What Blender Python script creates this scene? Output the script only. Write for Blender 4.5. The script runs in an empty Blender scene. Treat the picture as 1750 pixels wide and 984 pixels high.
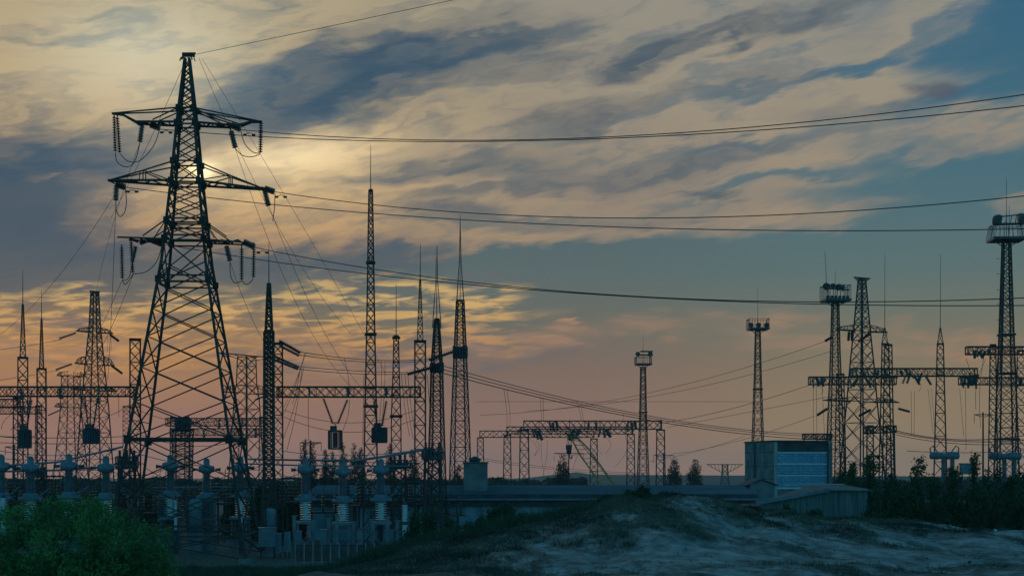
import bpy, bmesh, math, random
import numpy as np
from mathutils import Vector, Matrix

# ------------------------------------------------------------------ camera
FP = 2431.0          # focal length in photo pixels (photo 1750 px wide)
HY = 815.0           # photo row of the horizon
CZ = 6.7             # eye height above the switchyard floor (camera stands on a dune)
scene = bpy.context.scene
C = scene.collection
cd = bpy.data.cameras.new("camera")
cam = bpy.data.objects.new("camera", cd)
C.objects.link(cam)
cam.location = (0, 0, CZ)
cam.rotation_euler = (math.radians(90), 0, 0)
cd.sensor_width = 36.0
cd.lens = 36.0 * FP / 1750.0
cd.shift_y = (HY - 492.0) / 1750.0
cd.clip_end = 20000
cd.clip_start = 0.2
scene.camera = cam
scene.view_settings.view_transform = 'Standard'
scene.view_settings.look = 'None'
scene.view_settings.gamma = 1
scene.view_settings.exposure = 0
scene.view_settings.use_curve_mapping = False
scene.cycles.max_bounces = 4
scene.cycles.diffuse_bounces = 2
scene.cycles.glossy_bounces = 2
scene.cycles.transparent_max_bounces = 4

def lin(c):
    return tuple(((v/255.0)/12.92 if v/255.0 <= 0.04045 else ((v/255.0+0.055)/1.055)**2.4) for v in c) + (1.0,)

# ------------------------------------------------------------------ world: dusk sky with drifting cloud
world = bpy.data.worlds.new("World")
scene.world = world
world.use_nodes = True
nt = world.node_tree
nt.nodes.clear()
def N(kind, **kw):
    n = nt.nodes.new(kind)
    for k, v in kw.items():
        setattr(n, k, v)
    return n
def L(a, b):
    nt.links.new(a, b)
def M(op, a, b=None, clamp=False):
    n = N('ShaderNodeMath', operation=op, use_clamp=clamp)
    for i, v in enumerate((a, b)):
        if v is None: continue
        if isinstance(v, (int, float)): n.inputs[i].default_value = v
        else: L(v, n.inputs[i])
    return n.outputs[0]
def MR(v, a, b, c, d, interp='SMOOTHSTEP'):
    n = N('ShaderNodeMapRange', interpolation_type=interp)
    L(v, n.inputs['Value'])
    for nm, x in zip(('From Min', 'From Max', 'To Min', 'To Max'), (a, b, c, d)):
        n.inputs[nm].default_value = x
    return n.outputs['Result']
def MIX(f, a, b):
    n = N('ShaderNodeMix', data_type='RGBA')
    if isinstance(f, (int, float)): n.inputs[0].default_value = f
    else: L(f, n.inputs[0])
    for i, v in ((6, a), (7, b)):
        if isinstance(v, tuple): n.inputs[i].default_value = v
        else: L(v, n.inputs[i])
    return n.outputs[2]
def RAMP(v, stops):
    n = N('ShaderNodeValToRGB')
    L(v, n.inputs[0])
    e = n.color_ramp.elements
    while len(e) < len(stops): e.new(0.5)
    for k, (p, c) in enumerate(stops):
        e[k].position = p; e[k].color = c if len(c) == 4 else lin(c)
    return n.outputs[0]
tc = N('ShaderNodeTexCoord')
sp = N('ShaderNodeSeparateXYZ'); L(tc.outputs['Generated'], sp.inputs[0])
az = M('ARCTAN2', sp.outputs[0], sp.outputs[1])
el = M('ARCSINE', sp.outputs[2])
U = M('ADD', M('MULTIPLY', az, 24.31), 8.75)     # azimuth, hundreds of units
V = M('MULTIPLY', el, 24.31)                     # elevation, same unit
cb = N('ShaderNodeCombineXYZ'); L(U, cb.inputs[0]); L(V, cb.inputs[1])
UV = cb.outputs[0]
def ang(x, y):
    a = math.atan((x-875.0)/FP)
    e = math.atan((HY-y)/FP*math.cos(a))
    return a*24.31+8.75, e*24.31
def MAP(vec, loc=(0, 0, 0), rot=0.0, scale=(1, 1, 1), kind='TEXTURE'):
    n = N('ShaderNodeMapping', vector_type=kind)
    L(vec, n.inputs[0])
    n.inputs['Location'].default_value = loc
    n.inputs['Rotation'].default_value = (0, 0, math.radians(rot))
    n.inputs['Scale'].default_value = scale
    return n.outputs[0]
def NOISE(vec, scale, detail, rough, dist=0.0):
    n = N('ShaderNodeTexNoise')
    L(vec, n.inputs['Vector'])
    n.inputs['Scale'].default_value = scale; n.inputs['Detail'].default_value = detail
    n.inputs['Roughness'].default_value = rough; n.inputs['Distortion'].default_value = dist
    return n
def VM(op, a, b):
    n = N('ShaderNodeVectorMath', operation=op)
    for i, v in enumerate((a, b)):
        if isinstance(v, tuple): n.inputs[i].default_value = v
        else: L(v, n.inputs[i])
    return n.outputs[0]
# drifting warp: two scales, stretched along the wind
w1 = NOISE(MAP(UV, rot=14, scale=(2.6, 1.1, 1)), 1.0, 3.0, 0.55)
w2 = NOISE(MAP(UV, loc=(7, 3, 0), rot=10, scale=(1.9, 0.42, 1)), 2.0, 6.0, 0.58)
d1 = VM('MULTIPLY', VM('SUBTRACT', w1.outputs['Color'], (0.5, 0.5, 0.5)), (1.8, 1.2, 0))
d2 = VM('MULTIPLY', VM('SUBTRACT', w2.outputs['Color'], (0.5, 0.5, 0.5)), (1.3, 0.55, 0))
WV = VM('ADD', VM('ADD', UV, d1), d2)
last = [None]      # each patch waits for the one before it, which keeps the shader's working memory small
def blobs(vec, rows):
    cur = None
    for (x, y, rx, ry, rot, s) in rows:
        u, v = ang(x, y)
        src = vec if last[0] is None else VM('ADD', vec, M('MULTIPLY', last[0], 1e-9))
        m = MAP(src, (u, v, 0), rot, (rx/100.0, ry/100.0, 1))
        ln = N('ShaderNodeVectorMath', operation='LENGTH'); L(m, ln.inputs[0])
        r = MR(ln.outputs['Value'], 1.2, 0.3, 1.0, 1.0-s)
        cur = r if cur is None else M('MULTIPLY', cur, r)
        last[0] = cur
    return M('SUBTRACT', 1.0, cur)
#SKYDATA
VN = M('DIVIDE', V, 8.15)
leftramp = RAMP(VN, [(0.0, (178, 130, 106)), (0.12, (160, 117, 98)), (0.23, (172, 127, 86)), (0.31, (150, 121, 90)), (0.37, (112, 106, 96)), (0.5, (82, 92, 102)), (0.75, (66, 86, 102)), (1.0, (74, 98, 112))])
rightramp = RAMP(VN, [(0.0, (160, 132, 102)), (0.1, (150, 127, 97)), (0.22, (136, 120, 96)), (0.32, (114, 116, 102)), (0.42, (93, 113, 112)), (0.6, (76, 109, 120)), (0.8, (62, 103, 124)), (1.0, (52, 98, 124))])
midramp = RAMP(VN, [(0.0, (162, 124, 104)), (0.1, (148, 115, 99)), (0.22, (130, 108, 95)), (0.32, (110, 108, 98)), (0.42, (93, 107, 106)), (0.6, (78, 100, 110)), (1.0, (66, 96, 114))])
base = MIX(MR(U, 2.5, 8.5, 0, 1), leftramp, midramp)
base = MIX(MR(U, 9.5, 14.5, 0, 1), base, rightramp)
# streaky texture of the high cloud
st1 = NOISE(MAP(WV, rot=13, scale=(3.6, 0.62, 1)), 1.2, 5.0, 0.5)
st2 = NOISE(MAP(WV, loc=(3, 9, 0), rot=9, scale=(1.2, 0.36, 1)), 1.4, 4.0, 0.5)
streak = M('ADD', M('MULTIPLY', st1.outputs[0], 0.62), M('MULTIPLY', st2.outputs[0], 0.38))
bright = blobs(WV, [
 (60, 60, 480, 190, 4, 1.0), (220, 110, 300, 110, 6, .9), (420, 20, 380, 110, 8, .9), (300, 110, 200, 70, 12, .8),
 (880, 0, 480, 75, 6, .85), (1130, 70, 330, 120, 14, .88), (980, 150, 420, 90, 6, .82),
 (1330, 120, 330, 120, 12, .82), (620, 215, 260, 38, 14, .85), (760, 245, 300, 60, 3, .7),
 (1190, 215, 380, 80, 6, .82), (1560, 60, 190, 45, 32, .75), (1570, 128, 150, 30, 6, .7),
 (1480, 235, 380, 42, 6, .7), (1680, 215, 150, 34, 4, .55), (1585, 258, 40, 22, 15, .6),
 (540, 270, 150, 45, 18, .9), (430, 290, 170, 70, 8, .9), (700, 335, 420, 42, 4, .85),
 (1090, 335, 360, 62, 5, .75), (1370, 345, 190, 55, 8, .7), (1230, 385, 230, 26, 2, .7),
 (860, 415, 240, 22, 4, .85), (520, 385, 300, 55, -3, .95), (330, 330, 200, 50, 0, .9), (270, 370, 170, 52, 4, .85),
 (60, 308, 44, 14, 8, .6), (1740, 355, 70, 22, 3, .5), (1420, 265, 210, 22, 9, .6)])
dark = blobs(WV, [
 (60, 270, 260, 62, 3, .92), (120, 400, 220, 95, 2, .85), (20, 430, 200, 80, 0, .8),
 (610, 125, 300, 70, 8, .97), (470, 165, 160, 40, 12, .8), (840, 60, 200, 45, 6, .75),
 (1080, 112, 90, 34, 12, .85), (1210, 75, 170, 26, 18, .8), (1400, 22, 150, 22, 22, .7), (930, 110, 120, 26, 10, .5), (1240, 250, 260, 24, 6, .42), (1480, 170, 150, 18, 4, .4), (1090, 175, 160, 16, 6, .4), (880, 330, 260, 14, 3, .45), (1080, 380, 200, 10, 2, .35),
 (985, 200, 120, 30, 3, .85), (760, 285, 230, 30, 4, .6), (1060, 292, 220, 22, 4, .55),
 (730, 372, 200, 16, 2, .5), (560, 440, 260, 34, 2, .75), (800, 375, 140, 14, 0, .5),
 (1190, 328, 95, 13, -10, .7), (1320, 135, 130, 18, 4, .35),
 (330, 250, 100, 30, 10, .35)])
puff = blobs(VM('ADD', UV, VM('MULTIPLY', VM('SUBTRACT', w2.outputs['Color'], (0.5, 0.5, 0.5)), (0.5, 0.3, 0))), [(1608, 155, 40, 19, -6, .8), (1565, 150, 26, 9, 0, .5)])
# low golden bars of altocumulus on the left, pinkish on the right
fine = NOISE(MAP(UV, loc=(1, 2, 0), rot=4, scale=(1.25, 0.20, 1)), 1.5, 7.0, 0.6, 0.5)
fine2 = NOISE(MAP(UV, loc=(5, 2, 0), rot=-2, scale=(1.8, 0.30, 1)), 1.4, 5.0, 0.55, 0.4)
gold_area = blobs(WV, [(330, 525, 330, 50, 2, .95), (700, 515, 240, 42, -3, .95), (620, 560, 330, 40, -2, .8),
 (90, 525, 240, 40, 5, .95), (60, 575, 220, 30, 2, .8), (300, 600, 300, 30, 0, .6), (850, 525, 60, 26, 0, .7), (160, 575, 200, 24, 0, .6), (100, 640, 260, 16, 3, .6)])
goldbar = M('MULTIPLY', MR(fine.outputs[0], 0.43, 0.62, 0, 1), gold_area)
slate_area = blobs(WV, [(100, 545, 220, 20, 2, .7), (280, 500, 130, 18, 0, .3), (600, 600, 400, 34, 2, .55), (420, 640, 160, 26, 0, .5), (800, 600, 260, 40, 3, .5), (120, 610, 120, 14, 0, .5), (700, 485, 260, 20, 0, .5)])
slatebar = M('MULTIPLY', MR(fine2.outputs[0], 0.42, 0.6, 0.1, 1), slate_area)
pink_area = blobs(WV, [(930, 575, 260, 22, 2, .6), (1270, 560, 180, 26, 4, .55), (1500, 590, 300, 24, 0, .4), (975, 553, 14, 6, 10, .9), (1310, 562, 42, 8, 8, .8), (640, 625, 160, 16, 3, .7), (1720, 590, 120, 18, 0, .5), (60, 590, 200, 14, 0, .8)])
pinkbar = M('MULTIPLY', MR(fine2.outputs[0], 0.38, 0.62, 0.25, 1), pink_area)

holes = blobs(WV, [(1450, 112, 130, 15, 9, .85), (1300, 152, 120, 12, 6, .5), (1310, 305, 190, 12, 7, .75), (1560, 300, 240, 26, 8, .9), (1690, 85, 140, 46, 0, .85), (1720, 145, 60, 24, 0, .6), (1590, 52, 120, 16, 24, .6), (1180, 250, 160, 10, 8, .5), (960, 372, 120, 8, 2, .5), (1330, 225, 130, 9, 10, .45), (700, 395, 140, 9, 2, .5)])
bright = M('MULTIPLY', bright, M('SUBTRACT', 1.0, holes))
bmask = M('MULTIPLY', bright, MR(streak, 0.36, 0.55, 0.42, 1.0), True)
dmask = M('MULTIPLY', dark, MR(streak, 0.68, 0.40, 0.35, 1.0), True)
creamL = RAMP(VN, [(0.4, (196, 150, 102)), (0.6, (200, 168, 122)), (0.8, (184, 162, 124)), (1.0, (176, 162, 132))])
creamR = RAMP(VN, [(0.4, (166, 138, 112)), (0.55, (164, 143, 119)), (0.8, (158, 147, 128)), (1.0, (154, 147, 132))])
cream = MIX(MR(U, 4.5, 11.0, 0, 1), creamL, creamR)
slate = MIX(MR(VN, 0.35, 0.7, 0, 1), lin((86, 93, 101)), MIX(MR(U, 6.5, 11, 0, 1), lin((56, 82, 102)), lin((76, 90, 102))))
col = MIX(bmask, base, cream)
col = MIX(dmask, col, slate)
col = MIX(puff, col, lin((76, 88, 104)))
col = MIX(slatebar, col, lin((110, 102, 104)))
col = MIX(pinkbar, col, lin((170, 132, 104)))
col = MIX(goldbar, col, MIX(MR(V, 2.0, 3.2, 0, 1), lin((208, 150, 88)), lin((214, 176, 112))))
# veiled sun behind the thin cloud, plus the wide brightening round it
su, sv = ang(352, 285)
def glow(cu, cv, r, power):
    m = MAP(VM('ADD', UV, VM('MULTIPLY', d2, (0.35, 0.35, 0))), (cu, cv, 0), 8, (r[0], r[1], 1))
    ln = N('ShaderNodeVectorMath', operation='LENGTH'); L(m, ln.inputs[0])
    e = M('POWER', 2.718, M('MULTIPLY', M('POWER', ln.outputs['Value'], 2.0), -1.0))
    return M('MULTIPLY', e, power)
g_small = glow(su-.06, sv-.08, (0.20, 0.17), 1.1)
g_fan = glow(su+1.3, sv+.22, (1.3, 0.26), 0.25)
g_mid = glow(su+1.1, sv+0.08, (2.2, 0.6), 0.26)
gu, gv = ang(250, 95)
g_top = glow(gu, gv, (1.7, 0.9), 0.24)
def ADDC(a, f, c):
    n = N('ShaderNodeMix', data_type='RGBA', blend_type='ADD'); L(f, n.inputs[0]); L(a, n.inputs[6]); n.inputs[7].default_value = c
    return n.outputs[2]
col = ADDC(col, g_small, (1.0, 0.80, 0.42, 1))
col = ADDC(col, M('MULTIPLY', g_fan, bmask), (0.9, 0.85, 0.6, 1))
veil = M('MULTIPLY', g_mid, M('SUBTRACT', 1.0, M('MULTIPLY', dmask, 0.8)))
col = ADDC(col, veil, (0.95, 0.72, 0.36, 1))
col = ADDC(col, g_top, (0.7, 0.85, 0.75, 1))
# the rest of the dome (overhead and behind the camera): clear dusk blue from the sky model
sky = N('ShaderNodeTexSky', sky_type='NISHITA')
sky.sun_disc = False
SUN_AZ = math.atan((352-875.0)/FP); SUN_EL = math.radians(11.5)
sky.sun_elevation = SUN_EL
sky.sun_rotation = SUN_AZ
sk = N('ShaderNodeMix', data_type='RGBA', blend_type='MULTIPLY'); sk.inputs[0].default_value = 1.0
L(sky.outputs[0], sk.inputs[6]); sk.inputs[7].default_value = (0.029, 0.122, 0.160, 1)
rest_f = M('MAXIMUM', MR(V, 9.0, 14.0, 0, 1), MR(M('ABSOLUTE', M('SUBTRACT', U, 8.75)), 16.0, 28.0, 0, 1))
col = MIX(rest_f, col, sk.outputs[2])
bg = N('ShaderNodeBackground'); L(col, bg.inputs[0]); bg.inputs[1].default_value = 1.0
wo = N('ShaderNodeOutputWorld'); L(bg.outputs[0], wo.inputs[0])
world.cycles.sampling_method = 'MANUAL'
world.cycles.sample_map_resolution = 512

# ------------------------------------------------------------------ the low sun, veiled by cloud, behind the pylon
sd = bpy.data.lights.new("sun", 'SUN')
sd.energy = 0.12
sd.angle = math.radians(12)
sd.color = (1.0, 0.72, 0.42)
so = bpy.data.objects.new("sun", sd)
C.objects.link(so)
sdir = Vector((math.sin(SUN_AZ)*math.cos(SUN_EL), math.cos(SUN_AZ)*math.cos(SUN_EL), math.sin(SUN_EL)))
so.rotation_euler = sdir.to_track_quat('Z', 'Y').to_euler()
so.location = (-60, 100, 60)
# ------------------------------------------------------------------ helpers
R = random.Random(7)
def W(x, y, d):
    return Vector(((x-875.0)*d/FP, d, CZ+(HY-y)*d/FP))
def mat(name, a, b, scale=3.0, rough=0.7, metal=0.0, bump=0.0, detail=5.0, lo=0.35, hi=0.65, spec=0.3, stretch=(1, 1, 1)):
    m = bpy.data.materials.new(name); m.use_nodes = True
    t = m.node_tree; p = t.nodes['Principled BSDF']
    tc_ = t.nodes.new('ShaderNodeTexCoord'); mp = t.nodes.new('ShaderNodeMapping'); mp.inputs['Scale'].default_value = stretch
    t.links.new(tc_.outputs['Object'], mp.inputs[0])
    n = t.nodes.new('ShaderNodeTexNoise'); n.inputs['Scale'].default_value = scale; n.inputs['Detail'].default_value = detail
    t.links.new(mp.outputs[0], n.inputs['Vector'])
    r = t.nodes.new('ShaderNodeValToRGB'); r.color_ramp.elements[0].position = lo; r.color_ramp.elements[1].position = hi
    r.color_ramp.elements[0].color = a+(1,); r.color_ramp.elements[1].color = b+(1,)
    t.links.new(n.outputs[0], r.inputs[0]); t.links.new(r.outputs[0], p.inputs['Base Color'])
    p.inputs['Roughness'].default_value = rough; p.inputs['Metallic'].default_value = metal
    p.inputs['Specular IOR Level'].default_value = spec
    if bump:
        bn = t.nodes.new('ShaderNodeBump'); bn.inputs['Strength'].default_value = bump; bn.inputs['Distance'].default_value = 0.05
        t.links.new(n.outputs[0], bn.inputs['Height']); t.links.new(bn.outputs[0], p.inputs['Normal'])
    return m
def leafmat(name, a, b, scale=0.8):
    m = mat(name, a, b, scale, 0.75, 0, 0, 3.0, 0.4, 0.6, 0.15)
    return m
MT = dict(
 steel=mat('weathered_steel', (.040, .034, .028), (.075, .066, .055), 1.5, .8, .0, spec=.15),
 steel2=mat('galvanised_steel', (.08, .085, .085), (.16, .165, .16), 2.0, .6, .3),
 rust=mat('rusty_steel', (.05, .032, .022), (.10, .06, .038), 2.0, .85),
 wire=mat('stranded_wire', (.03, .03, .03), (.05, .05, .05), 4, .7),
 glass=mat('glass_insulator', (.03, .07, .065), (.06, .12, .11), 5, .3, 0, 0, 3, spec=.5),
 brown=mat('brown_porcelain', (.03, .022, .018), (.06, .042, .034), 4, .35, spec=.5),
 white=mat('white_porcelain', (.55, .58, .58), (.7, .72, .72), 3, .35, spec=.5),
 grey=mat('grey_porcelain', (.09, .12, .14), (.16, .19, .21), 2, .45, spec=.4),
 paint=mat('grey_blue_paint', (.09, .14, .16), (.16, .22, .25), 1.2, .6),
 darkpaint=mat('dark_enamel', (.03, .04, .045), (.06, .075, .08), 1.5, .6),
 concrete=mat('stained_concrete', (.14, .145, .145), (.24, .24, .23), .7, .9, 0, .3, spec=.05),
 pale=mat('whitewashed_render', (.14, .22, .26), (.30, .38, .42), .6, .9, 0, .2, spec=.05),
 roof=mat('bitumen_roof', (.09, .11, .11), (.14, .16, .16), .25, 1.0, 0, .0, stretch=(.3, 1, 1), spec=0.0),
 clad_shade=mat('dark_cladding_and_shade', (.035, .042, .045), (.07, .08, .085), .8, .85),  # dark cladding and trim; also colours the painted shade under the hall eaves
 board=mat('weathered_boards', (.07, .10, .095), (.15, .19, .18), 1.2, .85, 0, .3, stretch=(8, 8, .4)),
 rustroof=mat('rusty_sheet', (.10, .07, .06), (.17, .12, .10), .6, .8),
 sheet=mat('pale_sheet_metal', (.30, .31, .31), (.42, .42, .41), .8, .5, .3),
 yellow=mat('faded_yellow_paint', (.66, .27, .06), (.78, .34, .10), 2, .6),
 bark=mat('bark', (.03, .025, .02), (.06, .05, .04), 3, .9, 0, .5),
 rubber=mat('rubber', (.02, .02, .02), (.03, .03, .03), 3, .8),
 leafA=leafmat('bush_leaves', (.055, .155, .045), (.16, .27, .08), 1.3),
 leafB=leafmat('hedge_leaves', (.018, .055, .024), (.04, .09, .036), 1.2),
 leafC=leafmat('poplar_leaves', (.025, .045, .028), (.045, .07, .04), .8),
 leafD=leafmat('weed_leaves', (.03, .06, .03), (.07, .09, .05), 1.5),
 dry=leafmat('dry_grass_blades', (.045, .042, .028), (.13, .12, .08), .5),
)
class MB:
    def __init__(s): s.v = []; s.f = []
    def bar(s, a, b, w, h=None):
        a = Vector(a); b = Vector(b); h = w if h is None else h
        d = b-a
        if d.length < 1e-6: return
        d.normalize()
        up = Vector((0, 0, 1)) if abs(d.z) < 0.95 else Vector((0, 1, 0))
        x = d.cross(up).normalized()*(w/2); y = d.cross(x).normalized()*(h/2)
        i = len(s.v)
        for c in (a, b):
            for sx, sy in ((-1, -1), (1, -1), (1, 1), (-1, 1)):
                s.v.append(c+x*sx+y*sy)
        s.f += [(i, i+1, i+5, i+4), (i+1, i+2, i+6, i+5), (i+2, i+3, i+7, i+6), (i+3, i, i+4, i+7), (i+3, i+2, i+1, i), (i+4, i+5, i+6, i+7)]
    def box(s, x0, x1, y0, y1, z0, z1):
        i = len(s.v)
        for z in (z0, z1):
            s.v += [Vector((x0, y0, z)), Vector((x1, y0, z)), Vector((x1, y1, z)), Vector((x0, y1, z))]
        s.f += [(i+3, i+2, i+1, i), (i+4, i+5, i+6, i+7), (i, i+1, i+5, i+4), (i+1, i+2, i+6, i+5), (i+2, i+3, i+7, i+6), (i+3, i, i+4, i+7)]
    def tube(s, pts, r, n=5, r1=None):
        pts = [Vector(p) for p in pts]
        m = len(pts); base = len(s.v)
        for k, p in enumerate(pts):
            d = (pts[min(k+1, m-1)]-pts[max(k-1, 0)]).normalized()
            up = Vector((0, 0, 1)) if abs(d.z) < 0.95 else Vector((0, 1, 0))
            x = d.cross(up).normalized(); y = d.cross(x).normalized()
            rr = r if r1 is None else r+(r1-r)*k/(m-1)
            for j in range(n):
                t = 2*math.pi*j/n
                s.v.append(p+x*math.cos(t)*rr+y*math.sin(t)*rr)
        for k in range(m-1):
            for j in range(n):
                a = base+k*n+j; b = base+k*n+(j+1) % n
                s.f.append((a, b, b+n, a+n))
        s.f.append(tuple(base+j for j in range(n))[::-1]); s.f.append(tuple(base+(m-1)*n+j for j in range(n)))
    def lathe(s, a, b, prof, n=10):
        """prof: list of (t along a-b, radius)"""
        a = Vector(a); b = Vector(b); d = (b-a)
        dn = d.normalized(); up = Vector((0, 0, 1)) if abs(dn.z) < 0.95 else Vector((0, 1, 0))
        x = dn.cross(up).normalized(); y = dn.cross(x).normalized(); base = len(s.v); m = len(prof)
        for t, r in prof:
            for j in range(n):
                q = 2*math.pi*j/n
                s.v.append(a+d*t+(x*math.cos(q)+y*math.sin(q))*r)
        for k in range(m-1):
            for j in range(n):
                p0 = base+k*n+j; p1 = base+k*n+(j+1) % n
                s.f.append((p0, p1, p1+n, p0+n))
        s.f.append(tuple(base+j for j in range(n))[::-1]); s.f.append(tuple(base+(m-1)*n+j for j in range(n)))
    def discs(s, a, b, r, n, core=0.3, seg=8):
        prof = [(0, r*core*.8)]
        for k in range(n):
            t0 = (k+.1)/n
            prof += [(t0, r*core), (t0+.22/n, r*.55), (t0+.42/n, r), (t0+.55/n, r*.96), (t0+.62/n, r*core)]
        prof.append((1, r*core*.8))
        s.lathe(a, b, prof, seg)
    def quad(s, *p):
        i = len(s.v); s.v += [Vector(q) for q in p]; s.f.append(tuple(range(i, i+len(p))))
    def build(s, name, m, parent=None, smooth=False):
        me = bpy.data.meshes.new(name)
        me.from_pydata([tuple(v) for v in s.v], [], s.f)
        me.materials.append(m); me.update()
        if smooth:
            me.polygons.foreach_set('use_smooth', [True]*len(me.polygons))
        o = bpy.data.objects.new(name, me); C.objects.link(o)
        if parent: o.parent = parent
        return o
def thing(name, label, cat, loc=(0, 0, 0), rotz=0.0, group=None):
    o = bpy.data.objects.new(name, None); C.objects.link(o); o.empty_display_size = .3
    o.location = loc; o.rotation_euler = (0, 0, rotz); o['label'] = label; o['category'] = cat
    if group: o['group'] = group
    return o
def tag(o, label=None, cat=None, group=None, kind=None):
    for k, v in (('label', label), ('category', cat), ('group', group), ('kind', kind)):
        if v: o[k] = v
    return o
def children(o): return [c for c in C.objects if c.parent == o]
def copy_tree(o, parent=None):
    c = o.copy(); C.objects.link(c); c.parent = parent
    for ch in children(o): copy_tree(ch, c)
    return c
def half(st, z):
    if z <= st[0][0]: return st[0][1]
    for (a, sa), (b, sb) in zip(st, st[1:]):
        if z <= b: return sa+(sb-sa)*(z-a)/(b-a)
    return st[-1][1]
CO = ((-1, -1), (1, -1), (1, 1), (-1, 1))
def pan_levels(st, z0, z1, k):
    z = z0; out = [z]
    while z < z1-1e-3:
        w = 2*half(st, z)
        z = z+max(k*w, .35)
        out.append(z)
    # squeeze to fit
    f = (z1-z0)/(out[-1]-z0)
    return [z0+(q-z0)*f for q in out]
def lattice(st, levels, bt, ly=1.0, style='X', hz=1, br=None):
    br = br or MB()
    def c(i, z):
        h = half(st, z); return Vector((CO[i][0]*h, CO[i][1]*h*ly, z))
    for k in range(len(levels)-1):
        a, b = levels[k], levels[k+1]
        for i in range(4):
            j = (i+1) % 4
            if style == 'Z':
                if (k+i) % 2: br.bar(c(i, a), c(j, b), bt)
                else: br.bar(c(j, a), c(i, b), bt)
            else:
                br.bar(c(i, a), c(j, b), bt); br.bar(c(j, a), c(i, b), bt)
            if hz and (k % hz == 0): br.bar(c(i, a), c(j, a), bt)
    for i in range(4): br.bar(c(i, levels[-1]), c((i+1) % 4, levels[-1]), bt*1.3)
    return br
def leg_mbs(st, lt, ly=1.0, ztop=None):
    out = []
    for sx, sy in CO:
        m = MB()
        pts = [Vector((sx*h, sy*h*ly, z)) for z, h in st]
        for p, q in zip(pts, pts[1:]): m.bar(p, q, lt)
        out.append(m)
    return out
def st_px(d, rows, base_half=None):
    """rows top to bottom of (y_px, width_px) -> stations from the ground up in metres"""
    r = sorted([(CZ+(HY-y)*d/FP, w*d/FP/2) for y, w in rows])
    if r[0][0] > 0.3:
        (a, sa), (b, sb) = r[0], r[1]
        h0 = sa+(sa-sb)/(b-a)*a if base_half is None else base_half
        r = [(0.0, max(h0, sa))]+r
    return r
def zz(y, d): return CZ+(HY-y)*d/FP
def xx(x, d): return (x-875.0)*d/FP
# ------------------------------------------------------------------ the ground: one sheet, dune in front, flat yard behind
CREST = [(-900, 1040), (300, 1040), (420, 1024), (520, 1000), (600, 972), (680, 948), (750, 927), (840, 905), (900, 893), (960, 880), (1010, 866), (1055, 853), (1100, 846), (1150, 845), (1210, 852), (1260, 866), (1310, 876), (1400, 886), (1500, 893), (1600, 901), (1750, 911), (2400, 915)]
cx_ = np.array([c[0] for c in CREST], float); cy_ = np.array([c[1] for c in CREST], float)
rng = np.random.default_rng(5)
_K = [(rng.uniform(.25, 2.2), rng.uniform(0, 2*math.pi), rng.uniform(0, 6.28)) for _ in range(34)]
def vnoise(X, Y, seed):
    xi = np.floor(X).astype(np.int64); yi = np.floor(Y).astype(np.int64); fx = X-xi; fy = Y-yi
    fx = fx*fx*(3-2*fx); fy = fy*fy*(3-2*fy)
    def h(a, b):
        n = (a*374761393+b*668265263+seed*974634777) & 0x7fffffff
        n = ((n ^ (n >> 13))*1274126177) & 0x7fffffff
        return ((n ^ (n >> 16)) & 0xffff)/65535.0
    return (h(xi, yi)*(1-fx)+h(xi+1, yi)*fx)*(1-fy)+(h(xi, yi+1)*(1-fx)+h(xi+1, yi+1)*fx)*fy
def turf_np(X, Y):
    """how grassy the sand is here, about 0 (bare) to 1 (tufts)"""
    X = np.asarray(X, float); Y = np.asarray(Y, float)
    v = 0; a = .5; tot = 0
    for o in range(5):
        f = 2.0**o; v = v+a*vnoise(X*.62*f+.25*Y*f*.3+17*o, Y*.2*f+9*o, 3+o); tot += a; a *= .72
    v = v/tot
    px = 875+X/np.maximum(Y, 14)*FP
    b = np.interp(px, [0, 600, 900, 1000, 1120, 1250, 1420, 1750], [.6, .42, .10, -.04, .0, -.01, -.01, -.03])
    b = b+.16*np.exp(-((Y-40)/4.5)**2)*np.interp(px, [1000, 1100, 1400, 1500], [.3, .5, .6, 0])
    b = b+np.clip((Y-46)/10, 0, 1)*.3
    return v+b
def bumps(X, Y):
    z = 0*X
    for k, a, p in _K:
        z = z+np.sin(k*(X*math.cos(a)*1.9+Y*math.sin(a)*.75)+p+1.3*np.sin(.6*X+.17*Y+p))*(.020/(.5+k))
    s_ = np.sin(2.9*X+1.1*np.sin(1.7*Y+.6*X))*np.sin(1.3*Y+2.1*np.sin(.9*X))+.6*np.sin(6.1*X+2*np.sin(2.3*Y))*np.sin(2.7*Y+1.7*X)+.4*np.sin(9.3*X-3*np.sin(1.1*Y))*np.sin(4.9*Y+4.1*X)
    tz = np.clip((turf_np(X, Y)-.50)/.12, 0, 1)
    return z+.018*s_+tz*.05
def ground_np(X, Y):
    X = np.asarray(X, float); Y = np.asarray(Y, float)
    Yp = np.maximum(Y, 14.0)
    px = 875+X/Yp*FP
    yc = np.interp(px, cx_, cy_)
    DC = 42.0
    zc = CZ-DC*(yc-HY)/FP
    t = np.clip((Yp-22)/(DC-22), 0, 1)
    edge = np.maximum(996, yc+4)
    yi = edge+(yc-edge)*(t*t*(3-2*t)*.5+t*.5)
    znear = CZ-Yp*(yi-HY)/FP
    s = np.clip((Y-DC)/40.0, 0, 1); s = s*s*(3-2*s)
    zfar = zc*(1-s)
    z = np.where(Y < DC, znear, zfar)
    q = np.clip((Y-14)/-20.0, 0, 1)
    z = z*(1-q)+5.0*q
    fade = np.clip((170-Y)/60, 0, 1)
    return z+bumps(X, Y)*fade*np.where(Y < 90, 1.0, .5)
def gz(x, y): return float(ground_np(np.array([x]), np.array([y]))[0])
ys = np.concatenate([np.arange(-60, 14, 4.0), np.arange(14, 60, .32), np.arange(60, 100, .9), np.arange(100, 260, 5), np.geomspace(260, 3200, 22)])
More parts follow.
